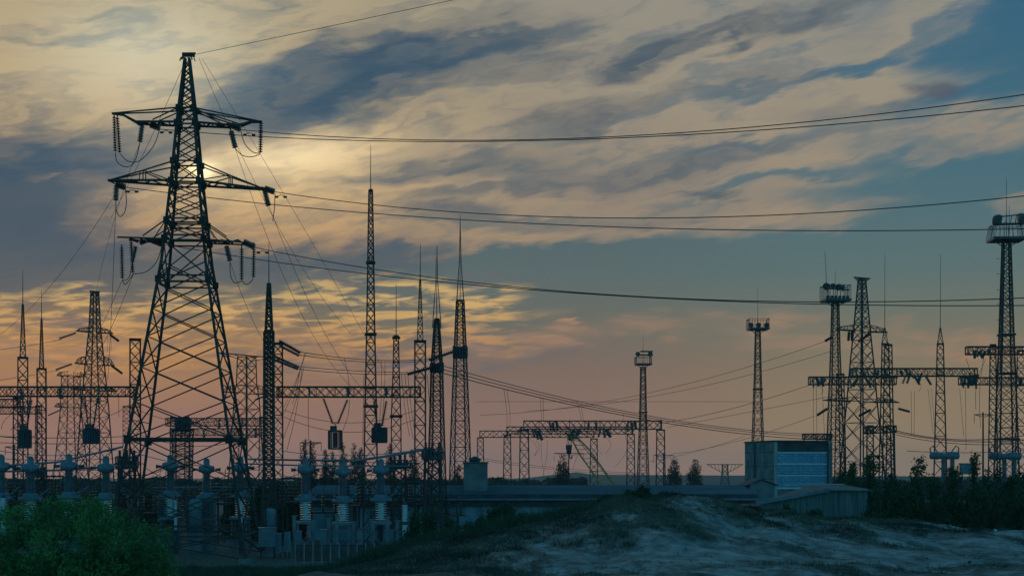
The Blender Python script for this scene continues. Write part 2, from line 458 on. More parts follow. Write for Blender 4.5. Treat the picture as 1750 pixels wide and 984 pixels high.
us = np.concatenate([np.linspace(-3.5, -.5, 14), np.linspace(-.48, .48, 420), np.linspace(.5, 3.5, 14)])
YY, UU = np.meshgrid(ys, us, indexing='ij')
XX = UU*np.maximum(np.abs(YY), 16.0)
ZZ = ground_np(XX, YY)
nv = np.stack([XX, YY, ZZ], -1).reshape(-1, 3)
XX = np.clip(XX, -5000, 5000)
nv = np.stack([XX, YY, ZZ], -1).reshape(-1, 3)
nr, nc = YY.shape
idx = np.arange(nr*nc).reshape(nr, nc)
fq = np.stack([idx[:-1, :-1], idx[:-1, 1:], idx[1:, 1:], idx[1:, :-1]], -1).reshape(-1, 4)
gm = bpy.data.materials.new('sand_and_turf'); gm.use_nodes = True
t_ = gm.node_tree; p_ = t_.nodes['Principled BSDF']; p_.inputs['Roughness'].default_value = .95; p_.inputs['Specular IOR Level'].default_value = .1
geo = t_.nodes.new('ShaderNodeNewGeometry')
def tn(scale, detail, rough, st=(1, 1, 1)):
    mp = t_.nodes.new('ShaderNodeMapping'); mp.inputs['Scale'].default_value = st; mp.inputs['Rotation'].default_value = (0, 0, .35); t_.links.new(geo.outputs['Position'], mp.inputs[0])
    n = t_.nodes.new('ShaderNodeTexNoise'); n.inputs['Scale'].default_value = scale; n.inputs['Detail'].default_value = detail; n.inputs['Roughness'].default_value = rough
    t_.links.new(mp.outputs[0], n.inputs['Vector']); return n.outputs[0]
def tramp(v, a, b, ca, cb_):
    r = t_.nodes.new('ShaderNodeValToRGB'); t_.links.new(v, r.inputs[0]); r.color_ramp.elements[0].position = a; r.color_ramp.elements[1].position = b
    r.color_ramp.elements[0].color = ca+(1,); r.color_ramp.elements[1].color = cb_+(1,); return r.outputs[0]
def tmix(f, a, b):
    m = t_.nodes.new('ShaderNodeMix'); m.data_type = 'RGBA'; t_.links.new(f, m.inputs[0]); t_.links.new(a, m.inputs[6]); t_.links.new(b, m.inputs[7]); return m.outputs[2]
sand = tramp(tn(1.7, 10, .72, (1, .4, 1)), .36, .64, (.14, .13, .11), (.48, .44, .38))
turf = tramp(tn(3.0, 9, .75, (1, .4, 1)), .38, .62, (.06, .062, .045), (.19, .18, .13))
at = t_.nodes.new('ShaderNodeAttribute'); at.attribute_name = 'turf'
an = t_.nodes.new('ShaderNodeMath'); an.operation = 'MULTIPLY_ADD'; t_.links.new(tn(3.4, 8, .75, (1, .45, 1)), an.inputs[0]); an.inputs[1].default_value = .9; t_.links.new(at.outputs['Fac'], an.inputs[2])
patch = tramp(an.outputs[0], .84, 1.06, (0, 0, 0), (1, 1, 1))
spx = t_.nodes.new('ShaderNodeSeparateXYZ'); t_.links.new(geo.outputs['Position'], spx.inputs[0])
far = t_.nodes.new('ShaderNodeMapRange'); t_.links.new(spx.outputs[1], far.inputs[0]); far.inputs[1].default_value = 48; far.inputs[2].default_value = 70
lef = t_.nodes.new('ShaderNodeMapRange'); t_.links.new(spx.outputs[0], lef.inputs[0]); lef.inputs[1].default_value = 0; lef.inputs[2].default_value = -6
mx = t_.nodes.new('ShaderNodeMath'); mx.operation = 'MAXIMUM'; t_.links.new(far.outputs[0], mx.inputs[0]); t_.links.new(lef.outputs[0], mx.inputs[1])
mm = t_.nodes.new('ShaderNodeMath'); mm.operation = 'MAXIMUM'; t_.links.new(patch, mm.inputs[0])
m75 = t_.nodes.new('ShaderNodeMath'); m75.operation = 'MULTIPLY'; t_.links.new(mx.outputs[0], m75.inputs[0]); m75.inputs[1].default_value = .8; t_.links.new(m75.outputs[0], mm.inputs[1])
t_.links.new(tmix(mm.outputs[0], sand, turf), p_.inputs['Base Color'])
bp = t_.nodes.new('ShaderNodeBump'); bp.inputs['Strength'].default_value = .8; bp.inputs['Distance'].default_value = .22
t_.links.new(tn(2.6, 10, .72, (1, .45, 1)), bp.inputs['Height']); t_.links.new(bp.outputs[0], p_.inputs['Normal'])
me = bpy.data.meshes.new('ground'); me.from_pydata(nv.tolist(), [], fq.tolist()); me.materials.append(gm)
me.polygons.foreach_set('use_smooth', [True]*len(me.polygons))
ta = me.attributes.new('turf', 'FLOAT', 'POINT'); ta.data.foreach_set('value', turf_np(XX, YY).astype(np.float32).ravel())
go = bpy.data.objects.new('ground', me); C.objects.link(go); tag(go, kind='structure')

def mesh_np(name, V3, F, m, parent=None):
    me = bpy.data.meshes.new(name); n = len(F); k = F.shape[1]
    me.vertices.add(len(V3)); me.vertices.foreach_set('co', V3.astype(np.float32).ravel())
    me.loops.add(n*k); me.loops.foreach_set('vertex_index', F.astype(np.int32).ravel())
    me.polygons.add(n); me.polygons.foreach_set('loop_start', np.arange(0, n*k, k, dtype=np.int32)); me.polygons.foreach_set('loop_total', np.full(n, k, np.int32))
    me.materials.append(m); me.update(calc_edges=True); me.validate()
    o = bpy.data.objects.new(name, me); C.objects.link(o)
    if parent: o.parent = parent
    return o
def leaves_np(P, size, rs, aspect=2.0, upbias=0.0):
    """one rhombus leaf per point"""
    n = len(P)
    d = rs.normal(size=(n, 3)); d[:, 2] += upbias; d /= np.linalg.norm(d, axis=1)[:, None]
    e = np.cross(d, rs.normal(size=(n, 3))); e /= np.linalg.norm(e, axis=1)[:, None]
    s = (size*rs.uniform(.6, 1.4, n))[:, None]
    V3 = np.stack([P-d*s, P+e*s/aspect, P+d*s, P-e*s/aspect], 1).reshape(-1, 3)
    return V3, np.arange(4*n).reshape(n, 4)
def clump_points(n, lobes, rs, shell=.45):
    """points spread in a union of lobes (cx,cy,cz,rx,ry,rz) with twiggy sub-clusters"""
    vol = np.array([(l[3]*l[4]*l[5])**.6 for l in lobes]); pick = rs.choice(len(lobes), n, p=vol/vol.sum())
    Lb = np.array(lobes)[pick]
    d = rs.normal(size=(n, 3)); d /= np.linalg.norm(d, axis=1)[:, None]
    r = rs.uniform(shell, 1.0, n)**.6
    return Lb[:, :3]+d*r[:, None]*Lb[:, 3:]
def foliage(name, lobes, nclus, per, csize, leaf, m, parent, seed, aspect=2.0, up=.3, shell=.45):
    rs = np.random.default_rng(seed)
    cc = clump_points(nclus, lobes, rs, shell)
    P = np.repeat(cc, per, 0)+rs.normal(size=(nclus*per, 3))*csize
    V3, F = leaves_np(P, leaf, rs, aspect, up)
    return mesh_np(name, V3, F, m, parent)
# ------------------------------------------------------------------ the big pylon
PD = 116.0
K = FP/PD
PX = 320.0
def build_big():
    loc = (xx(PX, PD), PD, 0)
    t = thing('lattice_pylon', 'tall dark lattice pylon with three tiers of crossarms standing in front of the veiled sun', 'pylon', loc, math.radians(3))
    zA, zB, zC = zz(213, PD), zz(313, PD), zz(412, PD)
    st = [(0.0, 5.45), (11.9, 3.62), (zz(450, PD), 1.75), (zC+.2, 1.55), (zB, 1.12), (zA, .72), (zz(187, PD), .60), (zz(100, PD), .17)]
    for m in leg_mbs(st, .20): m.build('leg', MT['steel'], t)
    br = MB()
    def c(i, z, f=1.0):
        h = half(st, z); return Vector((CO[i][0]*h, CO[i][1]*h, z))
    # lower body: doubled diagonals on each face
    lv = [0.3, 3.4, 8.0, 12.2, 15.9, 19.4, 22.6]
    lv = [0.3]+[zz(y_, PD) for y_ in (912, 832, 751, 690, 632, 580, 533, 490, 452)]
    for a, b in zip(lv, lv[1:]):
        for i in range(4):
            j = (i+1) % 4
            br.bar(c(i, a), c(j, b), .095); br.bar(c(j, a), c(i, b), .095)
    # redundant members in the two side faces
    for a, b in zip(lv, lv[1:]):
        m_ = (a+b)/2
        for i in (1, 3):
            j = (i+1) % 4
            br.bar(c(i, m_), (c(i, a)+c(j, a))/2*.5+(c(i, b)+c(j, b))/4, .06)
            br.bar(c(j, m_), (c(i, a)+c(j, a))/2*.5+(c(i, b)+c(j, b))/4, .06)
    for i in range(4):
        j = (i+1) % 4
        for z in (zz(912, PD), zz(751, PD)):
            br.bar(c(i, z), c(j, z), .16)
    br.bar(c(0, 9.7), c(2, 9.7), .12); br.bar(c(1, 9.7), c(3, 9.7), .12)
    br.bar(c(0, 2.7), c(2, 2.7), .12); br.bar(c(1, 2.7), c(3, 2.7), .12)
    for z in (22.4, 22.9, zC-.15, zC+.25, zz(385, PD), zz(378, PD), zB-.1, zB+.2, zz(279, PD), zA-.1, zA+.25, zz(187, PD)):
        for i in range(4): br.bar(c(i, z), c((i+1) % 4, z), .12)
    segs = [(22.9, zC-.15, 1), (zC+.25, zz(385, PD), 1), (zz(378, PD), zB-.1, 3), (zB+.2, zz(279, PD), 1), (zz(279, PD), zA-.1, 3), (zA+.25, zz(187, PD), 1), (zz(187, PD), zz(104, PD), 6)]
    for a, b, n in segs:
        for k in range(n):
            p, q = a+(b-a)*k/n, a+(b-a)*(k+1)/n
            for i in range(4):
                j = (i+1) % 4
                br.bar(c(i, p), c(j, q), .085); br.bar(c(j, p), c(i, q), .085)
    g = br       # gusset plates at the nodes
    for z in (zC, zC+.0, zz(381, PD), zB, zz(279, PD), zA, zz(187, PD), 22.6, 9.7):
        for i in range(4):
            p = c(i, z); s = .24 if z > 20 else .3
            g.box(p.x-s, p.x+s, p.y-.04, p.y+.04, p.z-s*1.1, p.z+s*1.1)
            g.box(p.x-.04, p.x+.04, p.y-s, p.y+s, p.z-s*1.1, p.z+s*1.1)
    br.build('bracing', MT['steel'], t)
    # peak
    pk = MB()
    pk.bar((-.42, 0, zz(94, PD)), (.62, 0, zz(94, PD)+.02), .12, .35)
    pk.bar((.25, 0, zz(94, PD)), (.68, 0, zz(91, PD)), .14)
    for s in (-1, 1):
        pk.bar((s*.3, -.1, zz(95, PD)), (s*.42, -.1, zz(103, PD)), .1); pk.bar((s*.5, .1, zz(97, PD)), (s*.62, .1, zz(104, PD)), .08)
    pk.build('earth_wire_peak', MT['steel'], t)
    # upper arms
    for s in (-1, 1):
        a = MB(); h = half(st, zA); h2 = half(st, zz(187, PD)); dz = -.22 if s > 0 else .0
        tip = Vector((s*6.05, 0, zz(196, PD)+dz*2.4)); knee = Vector((s*5.15, 0, zz(198, PD)+dz*2)); bend = Vector((s*4.0, 0, zz(211, PD)+dz))
        for y in (-1, 1):
            yo = Vector((0, y*.38, 0)); yk = Vector((0, y*.12, 0))
            a.bar((s*h, y*h, zA+.05), bend+yo, .2, .15); a.bar(bend+yo, knee+yk, .19, .14); a.bar(knee+yk, tip, .15)
            a.bar((s*h2, y*h2, zz(187, PD)), tip+yk, .1); a.bar((s*h2, y*h2, zz(187, PD)), (s*2.7, y*.5, zz(208, PD)), .09)
            if s > 0: a.bar((s*h2, y*h2, zz(190, PD)), bend+yo+Vector((.4, 0, .1)), .09)
        for k in range(5):
            x0, x1 = h+(4.0-h)*k/5, h+(4.0-h)*(k+1)/5
            y0, y1 = h+(.38-h)*k/5, h+(.38-h)*(k+1)/5
            sg = 1 if k % 2 else -1
            a.bar((s*x0, sg*y0, zA), (s*x1, -sg*y1, zA), .09); a.bar((s*x1, y1, zA), (s*x1, -y1, zA), .08)
        a.build('crossarm', MT['steel'], t)
    # middle arms
    for s in (-1, 1):
        a = MB(); h = half(st, zB); zt = zz(280, PD); h2 = half(st, zt); dz = -.25 if s > 0 else .05
        tip = Vector((s*6.35, 0, zz(312, PD)+dz*2)); pt = Vector((s*3.45, 0, zz(295, PD)+dz))
        for y in (-1, 1):
            yo = Vector((0, y*.45, 0))
            a.bar((s*h, y*h, zB), tip+Vector((0, y*.1, 0)), .2, .16)
            a.bar((s*h2, y*h2, zt), pt+yo, .1); a.bar(pt+yo, tip, .1)
            b_ = Vector((s*3.45, y*.6, zB+dz))
            a.bar(pt+yo, b_, .08); a.bar(pt+yo, (s*(h+.25), y*h*.9, zB+.1), .08)
            if y < 0: a.bar(pt+yo+Vector((s*.25, 0, -.05)), b_+Vector((s*.3, 0, 0)), .07)
        for k in range(6):
            x0, x1 = h+(6.0-h)*k/6, h+(6.0-h)*(k+1)/6
            y0, y1 = h+(.12-h)*k/6, h+(.12-h)*(k+1)/6
            sg = 1 if k % 2 else -1
            a.bar((s*x0, sg*y0, zB+dz*k/4), (s*x1, -sg*y1, zB+dz*(k+1)/4), .08)
        a.build('crossarm', MT['steel'], t)
    # lower arms with square ends
    for s in (-1, 1):
        a = MB(); h = half(st, zC); zt = zz(380, PD); h2 = half(st, zt); dz = -.12 if s > 0 else .12
        for y in (-1, 1):
            zt2 = zC+(.12 if y > 0 else -.12)
            e = Vector((s*(5.15 if y > 0 else 4.9)+(.15 if y > 0 else -.4), y*1.45, zt2+dz*1.3))
            a.bar((s*h*.9, y*h, zC+y*.08), e, .15, .12)
            a.bar((s*h2, y*h2, zt), (s*3.35, y*1.2, zC+.2), .09)
            a.bar((s*h2, y*h2, zt), (s*2.4, y*1.3, zC+.05), .07)
        for x in (2.1, 3.0, 3.45, 4.3):
            a.bar((s*x, -1.5, zC-.12), (s*x, 1.5, zC+.12), .11)
        a.bar((s*1.6, -1.5, zC-.1), (s*3.0, 1.5, zC+.1), .09); a.bar((s*3.0, 1.5, zC+.1), (s*4.3, -1.5, zC-.1), .09)
        a.build('crossarm', MT['steel'], t)
    # insulators, given by photo positions at the pylon's own distance
    inv = t.matrix_basis.inverted()
    rot = Matrix.Rotation(-math.radians(3), 4, 'Z')
    def Lc(x, y, dd=0.0):
        p = W(x, y, PD+dd)-Vector(loc); return rot @ p
    def ins(p, q, r, n, m='glass', dd=0.0, dd2=None):
        o = MB(); o.discs(Lc(p[0], p[1], dd), Lc(q[0], q[1], dd if dd2 is None else dd2), r, n, seg=10)
        return o.build('insulator_string', MT[m], t)
    ins((195.0, 199), (197, 259), .17, 14, 'brown', -.3); ins((200.5, 201), (204.5, 261), .17, 14, 'brown', .5)
    ins((446, 209), (445, 261), .19, 13, 'brown')
    ins((208, 422), (209, 476), .19, 13, 'brown', -1.4); ins((224, 413), (227, 466), .19, 13, 'brown', 1.4)
    ins((413, 424), (413, 478), .19, 13, 'brown', -1.4); ins((434, 420), (433, 474), .19, 13, 'brown', 1.4)
    for p, q, r, m in (((243, 214), (239, 243), .24, 'glass'), ((257, 213), (273, 219), .28, 'glass'), ((395, 224), (402, 253), .24, 'glass'), ((395, 214), (411, 221), .28, 'glass'),
                       ((198, 315), (214, 320), .28, 'glass'), ((199, 317), (198, 343), .25, 'glass'), ((452, 322), (469, 328), .28, 'glass'), ((452, 325), (459, 352), .25, 'glass'),
                       ((259, 410), (277, 417), .28, 'glass'), ((232, 421), (226, 446), .24, 'glass'), ((416, 413), (435, 422), .28, 'glass'), ((387, 420), (393, 446), .24, 'glass'), ((239, 416), (250, 411), .22, 'glass')):
        o = MB(); o.discs(Lc(*p), Lc(*q), r, 11, .55, 10); o.build('insulator_string', MT[m], t)
    lk = MB()    # links and clamps that hold the strings
    for p, q in (((195, 195), (195.0, 199)), ((200, 195), (200.5, 201)), ((446, 206), (446, 209)), ((243, 211), (243, 214)), ((250, 212), (257, 213)), ((393, 219), (395, 224)), ((390, 213), (395, 214)),
                 ((190, 311), (198, 315)), ((199, 311), (199, 317)), ((447, 319), (452, 322)), ((451, 320), (452, 325)), ((208, 418), (208, 422)), ((413, 419), (413, 424)), ((434, 414), (434, 420)), ((224, 409), (224, 413)), ((253, 409), (259, 410))):
        lk.bar(Lc(*p), Lc(*q), .09)
    lk.build('string_links', MT['steel'], t)
    def loop(pts, n=16):
        P = [Lc(*p) for p in pts]; out = []
        m = len(P)
        for i in range(m-1):
            p0, p1, p2, p3 = P[max(i-1, 0)], P[i], P[i+1], P[min(i+2, m-1)]
            for k in range(n//2):
                u = k/(n//2)
                out.append(.5*((2*p1)+(p2-p0)*u+(2*p0-5*p1+4*p2-p3)*u*u+(3*p1-p0-3*p2+p3)*u**3))
        out.append(P[-1])
        o = MB(); o.tube(out, .035, 5); o.build('jumper_cable', MT['wire'], t)
    loop([(273, 221), (262, 250), (240, 274), (220, 276), (205, 263)])
    loop([(197, 261), (200, 276), (212, 285), (226, 282), (234, 266), (239, 244)])
    loop([(411, 222), (418, 245), (432, 260), (445, 262)]); loop([(402, 254), (415, 266), (432, 268), (445, 263)])
    loop([(214, 321), (216, 345), (213, 362), (205, 370), (199, 360), (198, 344)])
    loop([(277, 419), (268, 446), (250, 464), (228, 468)]); loop([(209, 478), (216, 478), (222, 470), (226, 448)])
    loop([(209, 478), (214, 486), (224, 474), (228, 467)])
    loop([(393, 448), (394, 470), (401, 483), (413, 480)]); loop([(413, 479), (421, 486), (430, 480), (433, 475)])
    loop([(470, 330), (469, 355), (466, 378)], 8)
    dm = MB()   # vibration dampers on the conductors
    for x, y in ((284, 222), (426, 226), (226, 323), (480, 332), (449, 427)):
        p = Lc(x, y)
        dm.tube([p+Vector((-.35, 0, -.2)), p+Vector((0, 0, -.05)), p+Vector((.35, 0, -.2))], .03, 5)
        for s in (-1, 1): dm.lathe(p+Vector((s*.35-.14, 0, -.22)), p+Vector((s*.35+.14, 0, -.22)), [(0, .09), (1, .09)], 8)
    dm.build('vibration_dampers', MT['steel'], t)
    ft = MB()
    for i in range(4):
        h = 5.45; x, y = CO[i][0]*h, CO[i][1]*h; ft.box(x-.5, x+.5, y-.5, y+.5, -1.0, .35)
    ft.build('footings', MT['concrete'], t)
    return t
big = build_big()
# ------------------------------------------------------------------ lattice masts, gantries and far pylons
def spire_mb(st, lv, lt, bt, ly=1.0):
    m = MB()
    for sx, sy in CO:
        pts = [Vector((sx*h, sy*h*ly, z)) for z, h in st]
        for p, q in zip(pts, pts[1:]): m.bar(p, q, lt)
    lattice(st, lv, bt, ly, br=m)
    return m
def floodlamp(parent, p, aim, size=.45):
    """a floodlight drum: housing, bracket and glass face as one part with a lens sub-part"""
    p = Vector(p); a = Vector(aim).normalized()
    m = MB(); m.lathe(p-a*size*.6, p+a*size*.6, [(0, size*.45), (.25, size*.8), (.9, size), (1, size*1.04)], 12)
    m.bar(p-Vector((0, 0, size*1.5)), p, .08)
    o = m.build('floodlight', MT['darkpaint'], parent)
    g = MB(); g.lathe(p+a*size*.601, p+a*size*.66, [(0, size*.9), (1, size*.85)], 12); g.build('lens', MT['glass'], o)
def mast(name, label, cat, x, d, rows, y_top_rod=None, group=None, rotz=0.0, lt=.12, bt=.06, k=1.0, style='X', hz=2, spire=None, rod_r=.05, ly=1.0, m='steel', cap=True, rings=(), bend=0.0, z0=0.0):
    """rows: (y, width) of the lattice body; spire: (y_top, w_top, y_bottom, w_bottom) a thinner pyramid on top; then a rod"""
    face = -math.atan((x-875.0)/FP); th = math.radians(abs(rotz))
    t = thing(name, label, cat, (xx(x, d), d, z0), math.radians(rotz)+face, group)
    f_ = 1/(math.cos(th)+math.sin(th)); st = st_px(d, [(y_, w_*f_) for y_, w_ in rows])
    for q in leg_mbs(st, lt*.85, ly): q.build('leg', MT[m], t)
    lattice(st, pan_levels(st, .2, st[-1][0], k*1.25), bt*.8, ly, style, hz).build('bracing', MT[m], t)
    ztop = st[-1][0]
    if cap:
        c = MB(); h = st[-1][1]*1.12; c.box(-h, h, -h*ly, h*ly, ztop, ztop+.13); c.build('cap_plate', MT[m], t)
    if rings:
        for y in rings:
            c = MB()
            z = zz(y, d); h = half(st, z)+lt*.7
            for i in range(4):
                a = Vector((CO[i][0]*h, CO[i][1]*h*ly, z)); j = (i+1) % 4; b = Vector((CO[j][0]*h, CO[j][1]*h*ly, z)); c.bar(a, b, lt*1.1, .22)
            c.build('collar', MT[m], t)
    zt = ztop+.1
    if spire:
        yt, wt, yb, wb = spire
        s2 = [(zt, wb*d/FP/2), (zz(yt, d), max(wt*d/FP/2, .05))]
        spire_mb(s2, pan_levels(s2, s2[0][0]+.05, s2[1][0]-.05, 1.6), lt*.75, bt*.8, ly).build('lightning_spire', MT[m], t)
        zt = s2[1][0]
    if y_top_rod is not None:
        r = MB(); r.tube([(0, 0, zt-.6), (bend*.3, 0, (zt+zz(y_top_rod, d))/2), (bend, 0, zz(y_top_rod, d))], rod_r, 6, rod_r*.35); r.build('lightning_rod', MT[m], t)
    t['_st'] = 0
    return t, st
def beam_mb(p0, p1, depth, width, n, ct=.13, bt=.07):
    p0 = Vector(p0); p1 = Vector(p1); d = (p1-p0); dn = d.normalized(); sd = Vector((-dn.y, dn.x, 0))*(width/2); up = Vector((0, 0, depth/2)); m = MB()
    for a in (-1, 1):
        for b in (-1, 1): m.bar(p0+sd*a+up*b, p1+sd*a+up*b, ct)
    for k in range(n):
        a0 = p0+d*k/n; a1 = p0+d*(k+1)/n
        for s in (-1, 1):
            m.bar(a0+sd*s-up, a1+sd*s+up, bt); m.bar(a0+sd*s+up, a1+sd*s-up, bt)
        sg = 1 if k % 2 else -1
        m.bar(a0+sd*sg+up, a1-sd*sg+up, bt); m.bar(a0-sd*sg-up, a1+sd*sg-up, bt)
        if k % 2 == 0:
            for s in (-1, 1): m.bar(a0+sd*s-up, a0+sd*s+up, bt)
    for e in (p0, p1):
        m.bar(e+sd+up, e-sd+up, ct); m.bar(e+sd-up, e-sd-up, ct); m.bar(e+sd+up, e+sd-up, ct); m.bar(e-sd+up, e-sd-up, ct)
    return m
def col_part(t, x, z1, h0, h1, lt, bt, name='column', m='steel', k=1.15, ly=1.0, y=0.0, hz=2):
    st = [(0, h0), (z1, h1)]
    q = MB()
    for sx, sy in CO: q.bar((sx*h0, sy*h0*ly, 0), (sx*h1, sy*h1*ly, z1), lt)
    lattice(st, pan_levels(st, .1, z1, k), bt, ly, 'X', hz, q)
    q.box(-h1*1.15, h1*1.15, -h1*1.15*ly, h1*1.15*ly, z1, z1+.14)
    o = q.build(name, MT[m], t); o.location = (x, y, 0); o.rotation_euler = (0, 0, math.radians(2)-math.atan((t.location.x+x)/t.location.y)-t.rotation_euler.z)
    return o
def portal(label, d, beam, cols, depth_px, group=None, coltop=None, spires=(), strings=(), nb=14, rotz=0.0, lt=.13, bt=.07, extra=None, cat='gantry', m='steel'):
    lt *= .88; bt *= .8
    """beam: (x0, y0, x1, y1) centre line in the photo; cols: (x, y_top, w_top, w_bottom)"""
    xm = (beam[0]+beam[2])/2
    t = thing('portal_gantry', label, cat, (xx(xm, d), d, 0), math.radians(rotz), group)
    ox = xx(xm, d); s = d/FP
    for (x, yt, wt, wb) in cols:
        col_part(t, xx(x, d)-ox, zz(yt, d), wb*s/2, wt*s/2, lt, bt, m=m)
    dp = depth_px*s
    beam_mb((xx(beam[0], d)-ox, 0, zz(beam[1], d)), (xx(beam[2], d)-ox, 0, zz(beam[3], d)), dp, dp*1.1, nb, lt, bt).build('beam', MT[m], t)
    for (x, yt, yb, wb, yr) in spires:
        s2 = [(0, wb*s/2), ((yb-yt)*s, .06)]
        q = spire_mb(s2, pan_levels(s2, .05, s2[1][0]-.05, 1.5), lt*.7, bt*.75)
        o = q.build('lightning_spire', MT[m], t); o.location = (xx(x, d)-ox, 0, zz(yb, d)); o.rotation_euler = (0, 0, -math.atan((x-875)/FP))
        r = MB(); r.tube([(0, 0, s2[1][0]-.4), (.03, 0, (yb-yr)*s)], .05, 6, .02); r.build('lightning_rod', MT[m], o)
    for (x0, y0, x1, y1, r, n) in strings:
        q = MB(); q.discs((xx(x0, d)-ox, -dp*.55, zz(y0, d)), (xx(x1, d)-ox, -dp*.6, zz(y1, d)), r, n, .4, 8)
        q.build('insulator_string', MT['glass'], t)
    return t

# -- left yard, nearest row
DG = 140.0
g_por = 'portal gantries of the left yard'
gp1 = portal('lattice portal gantry on the left whose right column has a bare flat top', DG, (-14, 669, 231, 669), [(-14, 581, 16, 17), (231, 581, 17, 18)], 16, g_por, nb=17, strings=((39, 664, 42, 684, .26, 4), (104, 664, 108, 682, .3, 4), (171, 664, 172, 690, .2, 5), (58, 666, 50, 705, .16, 9), (40, 672, 46, 708, .16, 9)))
gp2 = portal('lattice portal gantry of the left yard with a tall spire on its right column', DG, (475, 669.5, 718, 669.5), [(475, 588, 15, 17), (718, 584, 18, 18)], 17, g_por, nb=15, spires=[(718, 478, 583, 10, 416)], strings=((530, 662, 530, 680, .20, 4), (596, 662, 596, 680, .3, 4), (661, 662, 661, 680, .26, 4)))
portal('low double beam gantry cut off by the left edge', 170, (-120, 689, 32, 689), [(-120, 682, 16, 20), (31, 680, 15, 18)], 14, nb=12)
portal('thin low beam gantry behind the leftmost spired column', 190, (-90, 701, 66, 701), [(-90, 694, 12, 16), (66, 694, 10, 14)], 12, nb=14, lt=.1, bt=.06)
g_sp = 'slender lightning masts of the left yard'
mast('lightning_mast', 'square lattice column with a slim spire, leftmost of the lightning masts', 'mast', 39, 150, [(612, 16), (900, 17)], 461, g_sp, 1, .14, .07, 1.0, spire=(520, 2, 612, 9))
mast('lightning_mast', 'square lattice column with a slim spire, second from the left edge', 'mast', 71, 155, [(631, 15), (900, 16)], 496, g_sp, 3, .14, .07, 1.0, spire=(545, 1.5, 631, 7))
# dark dense column in front of the left column of the second gantry
t, st = mast('lattice_column', 'near black dense lattice column with a pale spire beside the second gantry', 'mast', 459.5, 128, [(567, 15.5), (800, 17), (850, 22)], 413, None, 4, .24, .14, .5, hz=1, spire=(484, 4, 567, 11))
c_ = MB(); c_.box(-.12, .12, -.18, -.1, zz(600, 128), zz(580, 128)); c_.build('plate', MT['white'], t)
t, st = mast('lightning_mast', 'tallest slender lattice mast, tapering to a long whip rod', 'mast', 633.5, 138, [(326, 6.5), (420, 9.5), (560, 14), (700, 20), (860, 25)], 248, g_sp, 2, .13, .07, .95, rings=(449, 571, 694))
mast('lightning_mast', 'short lattice mast with a fork top between the tallest mast and the spired gantry column', 'mast', 677, 143, [(575, 8), (640, 11), (711, 16), (860, 18)], 484, g_sp, 0, .13, .07, 1.0, rings=(711, 577))
t, st = mast('lightning_mast', 'wide tapering lattice mast with a dark barrel halfway up, shorter of the pair', 'mast', 746.5, 142, [(546, 8), (628, 20), (700, 23), (855, 33)], 440, 'barrel masts', 17, .14, .075, .75, hz=1)
def barrel(t, d, y0, y1, w, m='darkpaint'):
    s = d/FP; z0, z1 = zz(y1, d), zz(y0, d); r = w*s/2
    q = MB()
    rs = random.Random(int(w*7+y0))
    for k in range(16):
        a = 2*math.pi*k/16
        p0 = Vector((math.cos(a)*r*.9, math.sin(a)*r*.9, z0+rs.uniform(0, .2))); p1 = p0+Vector((0, 0, (z1-z0)*rs.uniform(.85, 1.0)))
        q.discs(p0, p1, .17, 5, .5, 7)
    for z in (z0+.15, (z0+z1)/2, z1-.15):
        pts = [(math.cos(2*math.pi*k/16)*r*.85, math.sin(2*math.pi*k/16)*r*.85, z) for k in range(17)]
        q.tube(pts, .09, 5)
    q.lathe((0, 0, z0+.1), (0, 0, z1-.1), [(0, r*.55), (.5, r*.7), (1, r*.55)], 12)
    q.build('insulator_barrel', MT[m], t)
barrel(t, 142, 620, 637, 23)
a_ = MB()
for s_ in (-1, 1): a_.tube([(s_*.45, 0, zz(560, 142)), (s_*.1, 0, zz(480, 142)), (s_*.06, 0, zz(420, 142))], .05, 5, .02)
a_.build('twin_rods', MT['steel'], t)
t, st = mast('lightning_mast', 'wide tapering lattice mast with a dark barrel halfway up, taller of the pair', 'mast', 786.5, 200, [(514, 13), (600, 21), (740, 32), (828, 37)], 366, 'barrel masts', 17, .18, .09, .7, hz=1)
barrel(t, 200, 592, 613, 26)
a_ = MB()
for s_ in (-1, 1): a_.tube([(s_*.5, 0, zz(515, 200)), (s_*.15, 0, zz(450, 200)), (0, 0, zz(370, 200))], .08, 5, .03)
a_.build('twin_rods', MT['steel'], t)
mast('lightning_mast', 'thin faint lattice post just left of the big pylon', 'mast', 216, 210, [(695, 11), (815, 12)], None, g_sp, 0, .1, .05, .6)
# distant double gantry behind the big pylon
portal('distant dense gantry seen through the legs of the big pylon, upper beam', 230, (285, 721, 452, 721), [(296, 713, 9, 12), (448, 713, 9, 12)], 13, 'dense distant gantries', nb=20, lt=.14, bt=.08, strings=((328, 716, 328, 730, .3, 3), (376, 716, 376, 732, .34, 3), (415, 716, 415, 729, .3, 3)))
portal('distant dense gantry seen through the legs of the big pylon, lower beam', 245, (292, 738, 455, 738), [(320, 732, 8, 10), (404, 732, 8, 10)], 12, 'dense distant gantries', nb=22, lt=.14, bt=.08, strings=((312, 733, 312, 748, .3, 3), (350, 733, 350, 748, .3, 3), (438, 733, 438, 748, .3, 3)))
t, st = mast('lattice_column', 'pair of braced columns with a round barrel top behind the big pylon', 'mast', 312, 170, [(735, 36), (870, 30)], None, None, 12, .14, .08, .25, hz=1)
barrel(t, 170, 712, 738, 26)
